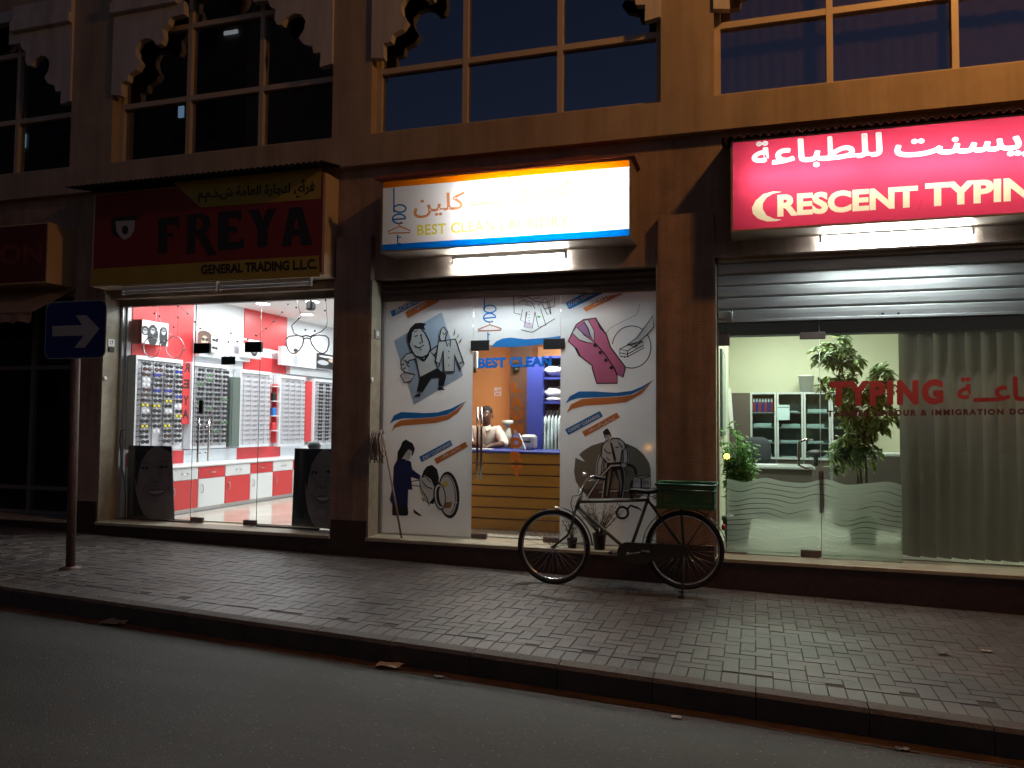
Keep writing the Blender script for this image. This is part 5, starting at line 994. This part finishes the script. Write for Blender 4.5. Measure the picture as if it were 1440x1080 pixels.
q = P(1155, 548, 4.75); mb = MB(); mb.bbox(q.x-.05, q.x+.07, 4.7, 4.82, 2.181, 2.26, WHITE, .01); mb.prism([(q.x-.02, 4.76, 2.26), (q.x+.04, 4.76, 2.26), (q.x+.02, 4.76, 2.32), (q.x-.01, 4.76, 2.31)], (0, .01, 0), WHITE); tag(mb.build('tissue_box'), 'small white tissue box beside the bin on the bookcases', 'box')
mb = MB(); q0, q1 = HX(1009, 500, -.36), HX(1015, 595, -.36); ya, yb = 1.2, 2.4; mb.box(-.369, -.345, ya, yb, 1.55, 2.55, mat('board_frame_grey', (.2, .24, .22), .4)); mb.box(-.345, -.342, ya+.04, yb-.04, 1.59, 2.51, mat('board_green_grey', (.36, .44, .4), .4)); tag(mb.build('wall_board'), 'grey green framed board on the left office wall', 'board')
mb = MB(); mb.prism([P(1022, 543, 4.3), P(1028, 547, 4.3), P(1032, 603, 4.3), P(1027, 602, 4.3)], (0, .03, 0), PAPER); tag(mb.build('rolled_chart'), 'white chart leaning against the office partition', 'chart')
DSK = thing('desk', 'dark brown office desk with grey top in front of bookcases', 'desk', (.3, 3.2, FL)); mb = MB(); mb.bbox(-.36, .76, 2.95, 3.75, 1.1, 1.135, mat('grey_worktop', (.4, .42, .42), .3), .006); mb.build('worktop', DSK)
mb = MB(); mb.box(-.34, .72, 3.0, 3.03, FL, 1.1, BRW); mb.box(-.34, .72, 3.03, 3.7, FL, .5, BRW); mb.build('front_panel', DSK)
mb = MB(); q = P(1080, 652, 3.1); mb.bbox(q.x-.14, q.x+.12, 3.0, 3.25, 1.136, 1.15, PAPER, .003); tag(mb.build('paper_sheets'), 'white papers on the left of the office desk', 'papers')
mb = MB(); q = P(1153, 638, 3.3); mb.ell((q.x-.05, 3.3, q.z), (.13, .07, .055), BLACK, 16, 8); mb.tube([(q.x-.05, 3.3, 1.136), (q.x-.05, 3.3, q.z)], .03, BLACK); tag(mb.build('desk_phone'), 'dark oval device on the right end of office desk', 'device')
q = P(1064, 634, 3.9); T = thing('office_chair', 'dark office chair behind the desk and bushy plant', 'chair', (q.x, 3.9, FL)); mb = MB(); mb.ell((q.x, 3.95, q.z-.02), (.2, .06, .22), mat('chair_fabric', (.03, .032, .045), .7), 16, 10, lambda d: Vector((math.copysign(abs(d.x)**.6, d.x), d.y, math.copysign(abs(d.z)**.6, d.z)))); mb.build('backrest', T); mb = MB(); mb.bbox(q.x-.22, q.x+.22, 3.5, 3.92, .84, .92, MATS['chair_fabric'], .03); mb.build('seat', T); mb = MB(); mb.tube([(q.x, 3.72, FL+.02), (q.x, 3.72, .84)], .03, BLACK); mb.build('stem', T)
mb = MB(); q = P(1267, 641, 2.6); mb.bbox(.98, 2.2, 2.5, 3.0, FL, q.z, BRW, .006); tag(mb.build('side_cabinet'), 'dark brown side cabinet beside the blinds', 'cabinet')
mb = MB(); qq = P(1252, 636, 2.7); mb.bbox(qq.x-.1, qq.x+.12, 2.6, 2.8, q.z+.001, q.z+.03, PAPER, .003); tag(mb.build('paper_sheets'), 'white papers on the side cabinet near the blinds', 'papers')
mb = MB(); qq = P(1237, 632, 2.75); mb.bbox(qq.x-.03, qq.x+.03, 2.73, 2.75, q.z+.001, q.z+.08, BLACK, .004); tag(mb.build('desk_clock'), 'small black clock on the side cabinet', 'clock')
for i, (x, y, lb) in enumerate(((.5, 1.6, 'fluorescent ceiling fitting near the office door'), (.6, 3.6, 'fluorescent ceiling fitting above the office desk'), (2.3, 2.6, 'fluorescent ceiling fitting behind the blinds'))):
    T = thing('ceiling_light', lb, 'light', (x, y, 3.42)); mb = MB(); mb.bbox(x-.62, x+.62, y-.08, y+.08, 3.36, 3.42, WHITE); mb.build('housing', T); mb = MB(); mb.tube([(x-.58, y, 3.34), (x+.58, y, 3.34)], .015, emit('office_tube', (.88, 1, .86), 8)); mb.build('tube', T)
    lamp('lamp_light', T, (x, y, 3.31), L_TYP*(1 if i < 2 else .16), (.89, 1, .84), 1.15, sizey=.12)
# vertical blinds
BL = thing('vertical_blind', 'grey vertical blind covering right side of the typing office', 'blind', (2.2, .47, 2.7)); BLM = mix2('blind_fabric', ('Diffuse', (.27, .245, .22)), ('Translucent', (.3, .28, .25)), .25)
mb = MB(); xs0 = P(1267, 600, .47).x; mb.box(xs0, 3.28, .44, .5, 2.68, 2.72, WHITE); mb.build('head_rail', BL)
x = xs0; i = 0
while x < 3.2:
    mb = MB(); wd = .2; an = -.78+.1*math.sin(i*2.3); mb_n = 6; vs = []
    for k_ in range(mb_n+1):
        u = (k_/mb_n-.5)*wd; cv = .04*math.cos(math.pi*(k_/mb_n-.5)); vs += [(x+.07+u*math.cos(an), .47+u*math.sin(an)-cv, FL+.03), (x+.07+u*math.cos(an), .47+u*math.sin(an)-cv, 2.68)]
    mb.add(vs, [(2*k_, 2*k_+2, 2*k_+3, 2*k_+1) for k_ in range(mb_n)], BLM, True); mb.build('slat', BL); x += .137; i += 1
# plants
def leafmat(name, c, tr=.3):
    m, n, out = nodemat(name); g = n.nodes.new('ShaderNodeNewGeometry'); r = n.nodes.new('ShaderNodeValToRGB')
    r.color_ramp.elements[0].color = (*[v_*.55 for v_ in c], 1); r.color_ramp.elements[1].color = (*[min(1, v_*1.7) for v_ in c], 1); n.links.new(g.outputs['Random Per Island'], r.inputs[0])
    d = n.nodes.new('ShaderNodeBsdfPrincipled'); d.inputs['Roughness'].default_value = .35; t = n.nodes.new('ShaderNodeBsdfTranslucent'); mx = n.nodes.new('ShaderNodeMixShader'); mx.inputs[0].default_value = tr
    n.links.new(r.outputs[0], d.inputs[0]); n.links.new(r.outputs[0], t.inputs[0]); n.links.new(d.outputs[0], mx.inputs[1]); n.links.new(t.outputs[0], mx.inputs[2]); n.links.new(mx.outputs[0], out.inputs[0]); return m
def leaf(mb, base, d, L, W, m, rr):
    d = d.normalized(); s = d.cross(Vector((rr.uniform(-.4, .4), rr.uniform(-.4, .4), 1))).normalized(); u = s.cross(d)
    pts = [base, base+d*L*.35+s*W*.5-u*L*.02, base+d*L*.35-s*W*.5-u*L*.02, base+d*L*.4+u*L*.04, base+d*L*.75+s*W*.36-u*L*.1, base+d*L*.75-s*W*.36-u*L*.1, base+d*L*.78-u*L*.05, base+d*L-u*L*.2]
    mb.add(pts, [(0, 1, 3), (0, 3, 2), (1, 4, 6, 3), (3, 6, 5, 2), (4, 7, 6), (6, 7, 5)], m, True)
def pot(c, r, h, name, m, T):
    mb = MB(); mb.lathe(c, [(r*.72, 0), (r*.95, h*.86), (r, h*.86), (r, h), (r*.88, h), (r*.85, h*.9)], m, 18); mb.build('pot', T)
    mb = MB(); mb.lathe((c[0], c[1], c[2]+h*.88), [(r*.86, 0), (r*.5, .01)], mat('potting_soil', (.02, .014, .01), .95), 14); mb.build('soil', T)
def umbrella_plant():
    yp = 1.25; rr = random.Random(4); LG = leafmat('variegated_leaf', (.15, .25, .085), .45); LCR = leafmat('leaf_cream_edge', (.42, .46, .22), .45); base = P(1215, 770, yp); base.z = FL
    T = thing('potted_plant', 'tall variegated umbrella plant behind the TYPING lettering', 'plant', tuple(base)); pot(base, .17, .3, 'pot', mat('plant_pot_green', (.05, .12, .05), .5), T)
    tops = [((1213, 700), (1205, 600), (1190, 540), (1175, 500)), ((1220, 700), (1216, 620), (1222, 570), (1240, 535)), ((1207, 700), (1206, 640), (1195, 635))]; stem = MB(); fol = MB(); nodes = []
    for i, tp in enumerate(tops):
        ps = [base+Vector((.03*(i-1), 0, .25))]+[P(a, b, yp+.05*math.sin(i*2+a)) for a, b in tp]; stem.tube(ps, [.016, .013, .011, .009, .006][:len(ps)], mat('plant_stem', (.16, .12, .07), .8), 7)
    clumps = [(1172, 490, 26, 24), (1185, 515, 30, 28), (1160, 500, 16, 22), (1180, 540, 26, 14), (1240, 540, 26, 20), (1205, 560, 40, 26), (1230, 575, 36, 26), (1215, 598, 30, 14), (1232, 605, 20, 12), (1195, 632, 22, 20), (1180, 645, 16, 14), (1215, 640, 26, 14), (1205, 615, 20, 14), (1245, 520, 14, 8)]
    for cx, cy, rx, ry in clumps:
        for k_ in range(int(rx*ry/60)+4):
            a_ = rr.uniform(0, 6.28); ra = rr.random()**.5; c = P(cx+rx*ra*math.cos(a_), cy+ry*ra*math.sin(a_), yp+rr.uniform(-.17, .17)); hub = P(cx, cy+ry*.3, yp); axis = (c-hub+Vector((0, -.03, .06)))
            axis = axis.normalized(); s = axis.orthogonal().normalized(); n = rr.randint(6, 8)
            for j in range(n):
                q = 6.283*j/n+rr.uniform(-.15, .15); d = (s*math.cos(q)+axis.cross(s)*math.sin(q))+axis*.15+Vector((0, 0, -.25)); L_ = rr.uniform(.09, .14); st = rr.getstate(); leaf(fol, c, d, L_, .042, LG, rr); rr.setstate(st); leaf(fol, c+Vector((0, .004, -.004)), d, L_*1.06, .056, LCR, rr)
            if k_ % 2 == 0: stem.tube([hub, c], .003, MATS['plant_stem'], 5)
    stem.build('stem', T); fol.build('foliage', T)
umbrella_plant()
def bush():
    yp = .95; rr = random.Random(9); LG = leafmat('ficus_leaf', (.15, .32, .07), .4); base = P(1036, 720, yp); base.z = FL
    T = thing('potted_plant', 'bushy green plant just inside the left office glass', 'plant', tuple(base)); pot(base, .16, .28, 'pot', mat('plant_pot_dark', (.04, .04, .04), .5), T); stem = MB(); fol = MB()
    for i in range(46):
        cx, cy = rr.gauss(1036, 15), rr.gauss(640, 22); cx = min(max(cx, 1007), 1064); cy = min(max(cy, 598), 676)
        tip = P(cx, cy, yp+rr.uniform(-.16, .16)); mid = base.lerp(tip, .5)+Vector((rr.uniform(-.05, .05), 0, .08)); stem.tube([base+Vector((0, 0, .22)), mid, tip], [.006, .004, .002], mat('twig', (.12, .1, .05), .8), 5)
        for j in range(26):
            c = mid.lerp(tip, rr.uniform(.1, 1.05))+Vector((rr.uniform(-.03, .03), rr.uniform(-.03, .03), rr.uniform(-.03, .03))); leaf(fol, c, Vector((rr.uniform(-1, 1), rr.uniform(-1, 1), rr.uniform(-.6, .8))), rr.uniform(.05, .08), .036, LG, rr)
    stem.build('stem', T); fol.build('foliage', T)
bush()
# ================================================================== PAVEMENT THINGS
# one-way sign
yp = -1.78; cb = P(99, 799, yp); zb = gz(cb.x); T = thing('traffic_sign', 'blue square one-way sign with white arrow on a pole', 'sign', (cb.x, yp, zb)); ct = P(108, 440, yp)
mb = MB(); mb.tube([(cb.x, yp, zb-.05), (ct.x, yp, ct.z)], .043, mat('rusty_pole', (.13, .085, .075), .6, .2, var=.4, scale=9), 14); mb.lathe((cb.x, yp, zb-.01), [(.1, 0), (.1, .015), (.045, .03)], MATS['rusty_pole'], 14); mb.build('pole', T)
CS = (0, 400, 2.7); q = [P(a/2.7, 400+b/2.7, yp-.05) for a, b in ((172, 62), (403, 62), (403, 282), (172, 282))]; xa, xb, z1, z0 = (q[0].x+q[3].x)/2, (q[1].x+q[2].x)/2, (q[0].z+q[1].z)/2, (q[2].z+q[3].z)/2
def rrect(xa, xb, za, zb, r, y, n=5):
    out = []
    for cx, cz, a0 in ((xb-r, zb-r, 0), (xa+r, zb-r, 90), (xa+r, za+r, 180), (xb-r, za+r, 270)):
        for k_ in range(n+1): a_ = math.radians(a0+90*k_/n); out.append((cx+r*math.cos(a_), y, cz+r*math.sin(a_)))
    return out
mb = MB(); mb.prism(rrect(xa, xb, z0, z1, .08, yp-.05), (0, .006, 0), mat('sign_back_grey', (.3, .3, .32), .5)); mb.build('plate', T)
mb = MB(); mb.poly(rrect(xa+.012, xb-.012, z0+.012, z1-.012, .07, yp-.051), mat('traffic_blue', (.012, .028, .16), .35)); mb.build('blue_face', T)
mb = MB(); mb.px([(198, 158), (312, 154), (288, 118), (328, 116), (378, 168), (322, 240), (282, 240), (318, 194), (198, 197)], yp-.052, mat('reflective_white', (.45, .43, .42), .4), CS); mb.build('arrow', T)
mb = MB(); mb.bbox(ct.x-.06, ct.x+.06, yp-.045, yp+.045, ct.z-.15, ct.z-.11, STEEL, .004); mb.bbox(ct.x-.06, ct.x+.06, yp-.045, yp+.045, ct.z+.0, ct.z+.04, STEEL, .004); mb.build('clamp', T)
# number plates and small wall items
q = P(156, 482, .0); xj = -7.97
q = HX(156, 482, xj+.001); mb = MB(); mb.box(xj+.0, xj+.012, q.y-.05, q.y+.05, q.z-.045, q.z+.045, PAPER); vs, fs = glyphs('17', .03); mb.add([(xj+.0125, q.y+(u-.5)*.06, q.z+(v-.5)*.055) for u, v in vs], fs, INK); tag(mb.build('number_plate'), 'small white house number 17 on the optician jamb', 'number plate')
mb = MB(); mb.bbox(xj, xj+.02, q.y-.045, q.y+.045, q.z-.12, q.z-.06, BLACK, .004); tag(mb.build('doorbell'), 'small black box below the house number', 'doorbell')
xj = -4.16; q = HX(529, 470, xj); mb = MB(); mb.bbox(xj, xj+.02, q.y-.05, q.y+.05, q.z-.05, q.z+.05, mat('switch_grey', (.3, .3, .3), .4), .004); mb.box(xj+.02, xj+.022, q.y-.03, q.y+.03, q.z-.02, q.z+.03, PAPER); tag(mb.build('switch_box'), 'small grey switch box on the laundry jamb', 'switch')
for (px_, py_, X_, lb) in ((147, 532, -7.97, 'small white knob on the optician jamb'), (521, 534, -4.16, 'small white knob on the laundry jamb')):
    q = HX(px_, py_, X_); mb = MB(); mb.lathe((X_, max(q.y, .02), q.z), [(.025, 0), (.03, .012), (.015, .02)], PAPER, 12, 0); tag(mb.build('door_stop'), lb, 'knob')
# mop
MS = mat('mop_string', (.3, .24, .22), .95, var=.2, scale=30); T = thing('mop', 'string mop standing upside down against the laundry jamb', 'mop', tuple(P(565, 756, -.02)))
hb, ht = P(564.5, 756, -.02), P(537, 604, -.02); mb = MB(); mb.tube([hb, hb.lerp(ht, .5)+Vector((.004, 0, 0)), ht], .012, mat('mop_handle_wood', (.25, .18, .13), .7), 8); mb.build('handle', T)
mb = MB(); q = P(533, 607, -.03); mb.bbox(q.x-.07, q.x+.07, -.05, .0, q.z-.015, q.z+.015, mat('mop_clamp', (.35, .33, .3), .5), .005); mb.build('clamp', T)
mb = MB(); rr = random.Random(2)
for i in range(62):
    x = q.x+rr.uniform(-.075, .06); y = -.03+rr.uniform(-.045, .045); L = rr.uniform(.2, .36); s = rr.uniform(-.06, .03); mb.tube([(x, y, q.z+rr.uniform(.0, .02)), (x+s*.4-.01, y-.03, q.z-.02-L*.3), (x+s*.8+rr.uniform(-.012, .012), y-.02, q.z-L*.7), (x+s+rr.uniform(-.02, .02), y-.01, q.z-L)], .0065, MS, 5)
mb.build('strings', T)
# plant pots behind the bicycle
DRY = leafmat('dry_leaf', (.06, .055, .025), .15)
for (px0, px1, pyb, pyt, pt, lb, nb) in ((797, 812, 775, 756, 722, 'small black plant pot with thin stems on the laundry sill', 9), (833, 853, 777, 749, 700, 'larger black plant pot with dry shrub behind the bicycle', 30)):
    yy = .07; a, b = P(px0, pyb, yy), P(px1, pyb, yy); c = Vector(((a.x+b.x)/2, yy, .386)); r = (b.x-a.x)/2; h = P(px0, pyt, yy).z-.386
    T = thing('plant_pot', lb, 'plant pot', tuple(c)); pot(c, r, h, 'pot', BLACK, T); stem = MB(); fol = MB(); rr = random.Random(nb)
    for i in range(nb):
        H = (P(px0, pt, yy).z-c.z-h)*rr.uniform(.5, 1); sx = rr.uniform(-1, 1)*(.1 if nb < 20 else .26)-(0 if nb < 20 else .02); tip = c+Vector((sx, rr.uniform(-.1, .1), h+H)); mid = (c+Vector((0, 0, h))).lerp(tip, .55)+Vector((sx*.1, 0, .02)); stem.tube([c+Vector((0, 0, h*.85)), mid, tip], [.004, .003, .0018], MATS['twig'], 5)
        for j in range(16): leaf(fol, (c+Vector((0, 0, h))).lerp(tip, rr.uniform(.3, 1.02))+Vector((rr.uniform(-.03, .03), rr.uniform(-.03, .03), rr.uniform(-.02, .02))), Vector((rr.uniform(-1, 1), rr.uniform(-1, 1), rr.uniform(-.5, 1))), rr.uniform(.02, .035), .012, DRY, rr)
    stem.build('stem', T); fol.build('foliage', T)
# bicycle
def bicycle():
    yb = -.47
    def b(a, c, dy=0): return P(CB[0]+a/CB[2], CB[1]+c/CB[2], yb+dy)
    F_ = b(332, 545); R_ = b(1110, 565); PT = mat('bicycle_paint', (.018, .022, .018), .3, coat=.4); RUB = mat('tyre_rubber', (.012, .011, .011), .8); RIM = mat('steel_rim', (.5, .5, .5), .25, 1); GR = mat('worn_frame_paint', (.1, .115, .095), .4, .2, var=.3, scale=20)
    T = thing('bicycle', 'old dark roadster bicycle with green crate parked before the laundry', 'bicycle', (F_.x+.6, yb, gz(-1.3)))
    def wheel(c, lab):
        Wm = MB(); Wm.lathe((c.x, c.y-.05, c.z), [(.008, 0), (.02, .012), (.018, .05), (.02, .088), (.008, .1)], RIM, 12, 1); wo = Wm.build('wheel', T)
        m_ = MB(); m_.tube([(c.x+.345*math.cos(q*.1309), c.y, c.z+.345*math.sin(q*.1309)) for q in range(48)], .021, RUB, 10, True); m_.build('tyre', wo)
        m_ = MB(); m_.tube([(c.x+.318*math.cos(q*.1309), c.y, c.z+.318*math.sin(q*.1309)) for q in range(48)], .0125, RIM, 8, True); m_.build('rim', wo)
        m_ = MB()
        for i in range(32):
            a_ = 2*math.pi*i/32; o_ = a_+(.9 if i % 2 else -.9); s = (.03 if i % 4 < 2 else -.03); m_.tube([(c.x+.02*math.cos(o_), c.y+s, c.z+.02*math.sin(o_)), (c.x+.312*math.cos(a_), c.y, c.z+.312*math.sin(a_))], .0014, RIM, 4)
        m_.build('spokes', wo)
    wheel(F_, 'front'); wheel(R_, 'rear')
    HT, HB = b(498, 238), b(468, 318); BB = b(783, 578); ST = b(893, 268)
    m_ = MB(); m_.tube([HT, HB], .019, GR, 10); m_.tube([b(490, 278), ST], .0155, GR, 10); m_.tube([b(480, 312), BB], .0165, GR, 10); m_.tube([ST+(ST-BB)*.03, BB], .0155, GR, 10)
    for s in (-.045, .045): m_.tube([BB+Vector((0, s*.6, 0)), R_+Vector((0, s, 0))], .01, PT, 8); m_.tube([ST+Vector((0, s*.4, 0)), R_+Vector((0, s, 0))], .0085, PT, 8)
    m_.lathe((BB.x, BB.y-.04, BB.z), [(.026, 0), (.026, .08)], GR, 14, 1); m_.build('frame', T)
    m_ = MB(); m_.tube([HT+Vector((.005, 0, .05)), HB, b(452, 352)], .013, RIM, 10)
    for s in (-.05, .05): m_.tube([b(455, 350, s*.7), b(448, 400, s), b(415, 478, s), F_+Vector((0, s, 0))], [.014, .013, .011, .009], PT, 8)
    m_.tube([b(455, 350, -.04), b(455, 346, .04)], .016, PT, 8); m_.build('fork', T)
    def guard(c, a0, a1, n_=26):
        m_ = MB(); vs = []; fs = []
        for i in range(n_+1):
            a_ = math.radians(a0+(a1-a0)*i/n_)
            for k_ in range(5): q = (k_-2)*.45; r = .383+.012*math.cos(q*1.4); vs.append((c.x+r*math.cos(a_), c.y+.034*math.sin(q), c.z+r*math.sin(a_)))
        for i in range(n_):
            for k_ in range(4): fs.append((i*5+k_, i*5+5+k_, i*5+6+k_, i*5+1+k_))
        m_.add(vs, fs, PT, True)
        for q in ((a0+14, a1-14) if a1-a0 > 120 else (a0+6,)): a_ = math.radians(q); m_.tube([c, (c.x+.385*math.cos(a_), c.y-.03, c.z+.385*math.sin(a_))], .003, PT, 5)
        m_.build('mudguard', T)
    guard(F_, 5, 88); guard(R_, 8, 178)
    m_ = MB(); m_.ell(b(1345, 430, -.02), (.02, .03, .03), mat('reflector_red', (.4, .03, .02), .2)); m_.build('rear_reflector', T)
    m_ = MB()
    for s, zz in ((-.24, 0), (.24, -.03)): m_.tube([b(505, 210), b(505, 190, s*.25), b(520, 160, s*.7), b(560, 128+zz*0, s), b(640, 140, s*1.05)], .011, CHROME, 8)
    m_.tube([HT, b(505, 190)], .012, CHROME, 8); m_.build('handlebar', T)
    for s in (-.25, .25): m_ = MB(); m_.tube([b(575, 130, s), b(640, 141, s*1.02)], .016, BLACK, 10); m_.build('grip', T)
    for s in (-.2, .2): m_ = MB(); m_.tube([b(630, 165, s), b(560, 150, s), b(515, 165, s*.8), b(510, 190, s*.4)], .0055, CHROME, 6); m_.build('brake_lever', T)
    m_ = MB(); m_.tube([b(515, 185, -.06), b(500, 235, -.05), b(445, 245, -.05), b(435, 290, -.04), b(450, 345, -.04)], .0045, PT, 6); m_.tube([b(480, 190, .05), b(478, 225, .05), b(500, 240, .05)], .004, PT, 6); m_.build('brake_rod', T)
    m_ = MB(); q = b(520, 112, -.03); m_.lathe((q.x, q.y, q.z-.02), [(.0, 0), (.028, .005), (.03, .02), (.018, .035), (.0, .04)], CHROME, 14); m_.build('bell', T)
    m_ = MB(); q = b(488, 225); m_.lathe((q.x-.1, q.y, q.z+.005), [(.045, 0), (.045, .02), (.03, .06), (.012, .09)], CHROME, 14, 0); m_.build('headlamp', T) if False else None
    sp = [(-.13, .035, .0), (-.06, .04, .008), (.04, .075, .0), (.11, .1, .012), (.15, .08, .012)]; m_ = MB(); vs = []; c = b(868, 212)
    for x, hw, z in sp:
        for k_ in range(10): a_ = 2*math.pi*k_/10; vs.append((c.x+x, c.y+hw*math.cos(a_), c.z+z+(.018 if math.sin(a_) > 0 else .035)*math.sin(a_)))
    fs = [(i*10+k_, i*10+(k_+1) % 10, i*10+10+(k_+1) % 10, i*10+10+k_) for i in range(4) for k_ in range(10)]+[tuple(range(9, -1, -1)), tuple(range(40, 50))]; m_.add(vs, fs, mat('saddle_leather', (.015, .012, .011), .45), True); sd = m_.build('saddle', T)
    m_ = MB(); m_.tube([ST, b(900, 232)], .012, CHROME, 8)
    for s in (-.04, .04): m_.tube([b(930, 245, s), b(900, 248, s), b(830, 232, s*.4)], .004, CHROME, 6)
    for s in (-.05, .05): m_.tube([(b(935, 245, s).x+.012*math.cos(q*.8), b(935, 245, s).y+.012*math.sin(q*.8), b(935, 245, s).z-.03+q*.0016) for q in range(30)], .003, CHROME, 5)
    m_.build('seat_post', T)
    # chain case, crank, pedals
    m_ = MB(); pts = []
    for k_ in range(13): a_ = math.radians(75+k_*210/12); pts.append((BB.x+.105*math.cos(a_), yb-.075, BB.z+.105*math.sin(a_)))
    for k_ in range(9): a_ = math.radians(-90+k_*180/8); pts.append((R_.x+.055*math.cos(a_), yb-.075, R_.z+.055*math.sin(a_)))
    m_.prism(pts, (0, .03, 0), PT); m_.build('chain_case', T)
    m_ = MB(); e1 = b(885, 573, -.11); m_.tube([BB+Vector((0, -.11, 0)), e1], .009, CHROME, 8); m_.tube([BB+Vector((0, .1, 0)), BB-(e1-BB-Vector((0, -.11, 0)))+Vector((0, .1, 0))], .009, CHROME, 8); m_.tube([BB+Vector((0, -.115, 0)), BB+Vector((0, .105, 0))], .012, CHROME, 10); m_.build('crank', T)
    for s, c in ((-1, e1), (1, BB-(e1-BB-Vector((0, -.11, 0)))+Vector((0, .1, 0)))): m_ = MB(); m_.bbox(c.x-.045, c.x+.045, min(c.y, c.y+s*.09), max(c.y, c.y+s*.09), c.z-.012, c.z+.012, RUB, .006); m_.build('pedal', T)
    # carrier and stand
    m_ = MB(); z = b(1000, 312).z; xa, xc = b(935, 312).x, b(1290, 312).x
    for s in (-.075, -.025, .025, .075): m_.tube([(xa, yb+s, z), (xc, yb+s, z)], .006, PT, 6)
    for x in (xa, (xa+xc)/2, xc): m_.tube([(x, yb-.075, z), (x, yb+.075, z)], .006, PT, 6)
    for s in (-.06, .06): m_.tube([R_+Vector((0, s, 0)), ((xa+xc)/2-.03, yb+s, z)], .0075, PT, 6); m_.tube([R_+Vector((0, s, 0)), (xc-.03, yb+s, z)], .005, PT, 6)
    m_.tube([ST, (xa, yb, z)], .007, PT, 6); m_.build('carrier', T)
    m_ = MB()
    for s in (-.11, .11): q = b(1098, 850, s); m_.tube([R_+Vector((0, s*.6, 0)), (q.x, yb+s, gz(q.x)+.008)], .0095, PT, 8); m_.bbox(q.x-.035, q.x+.025, yb+s-.014, yb+s+.014, gz(q.x)+.001, gz(q.x)+.016, PT, .003)
    m_.build('kickstand', T)
    # crate
    GC = mat('green_crate_plastic', (.012, .085, .035), .4); K = thing('crate', 'green slotted plastic crate on the bicycle carrier', 'crate', ((xa+xc)/2, yb, z+.006))
    x0, x1 = b(950, 250, -.18).x, b(1290, 250, -.18).x; y0, y1 = yb-.19, yb+.19; za = z+.007; zc = b(1100, 178, -.18).z
    m_ = MB(); m_.box(x0+.03, x1-.03, y0+.03, y1-.03, za, za+.008, GC)
    n = 24
    for yy in (y0, y1-.006):
        for zq, hq in ((za, .035), (zc-.06, .06), ((za+zc)/2-.008, .01)): m_.box(x0+.012, x1-.012, yy, yy+.006, zq, zq+hq, GC)
        for i in range(n+1): x = x0+.02+(x1-x0-.04)*i/n; m_.box(x-.0075, x+.0075, yy+.0008, yy+.0052, za+.034, zc-.059, GC)
    for xx in (x0, x1-.006):
        for zq, hq in ((za, .035), (zc-.06, .06), ((za+zc)/2-.008, .01)): m_.box(xx, xx+.006, y0+.008, y1-.008, zq, zq+hq, GC)
        for i in range(15): y = y0+.02+(y1-y0-.04)*i/14; m_.box(xx+.0008, xx+.0052, y-.0075, y+.0075, za+.034, zc-.059, GC)
    for xx in (x0-.001, x1-.017):
        for yy in (y0-.001, y1-.017): m_.box(xx, xx+.018, yy, yy+.018, za, zc-.002, GC)
    m_.build('basket', K)
    m_ = MB(); rim = [(x0-.014, y0-.014), (x1+.014, y0-.014), (x1+.014, y1+.014), (x0-.014, y1+.014)]; m_.tube([(x, y, zc) for x, y in rim], .012, GC, 8, True); m_.tube([(x+(.004 if x < (x0+x1)/2 else -.004), y+(.004 if y < yb else -.004), zc-.05) for x, y in rim], .008, GC, 8, True); m_.build('rim', K)
bicycle()
# litter
LIT = mat('litter_paper', (.5, .42, .38), .8); LITD = mat('litter_grey', (.12, .11, .12), .6)
def ground_hit(px, py, dz): 
    d = ray(px, py); t = (K1+dz-CAM[2])/(d[2]-K0*d[0]); return Vector(CAM+t*d)
for (px_, py_, s, dz, m_, lb) in ((547, 938, .075, -.15, LIT, 'crumpled pale paper on the road near the kerb'), (162, 877, .1, -.15, LITD, 'flattened grey packet on the road at left'), (616, 953, .03, -.15, LITD, 'tiny grey scrap on the road right of the crumpled paper'), (950, 1010, .028, -.15, LIT, 'tiny pale scrap on the road below the bicycle'), (1268, 1055, .03, -.15, LITD, 'tiny grey scrap on the road at lower right'), (1325, 920, .04, 0, LITD, 'small scrap on the pavement below the blinds'), (1387, 917, .03, 0, LIT, 'small pale scrap on the pavement at far right')):
    q = ground_hit(px_, py_, dz); rr = random.Random(px_); mb = MB(); n = 5; vs = []
    for i in range(n):
        for j in range(n): vs.append((q.x+(i/(n-1)-.5)*s*2*(1+.3*rr.random())+.2*s*j/n, q.y+(j/(n-1)-.5)*s*1.2*(1+.3*rr.random()), gz(q.x)+dz+.006+rr.random()*s*.35))
    mb.add(vs, [(i*n+j, (i+1)*n+j, (i+1)*n+j+1, i*n+j+1) for i in range(n-1) for j in range(n-1)], m_); tag(mb.build('litter'), lb, 'litter')
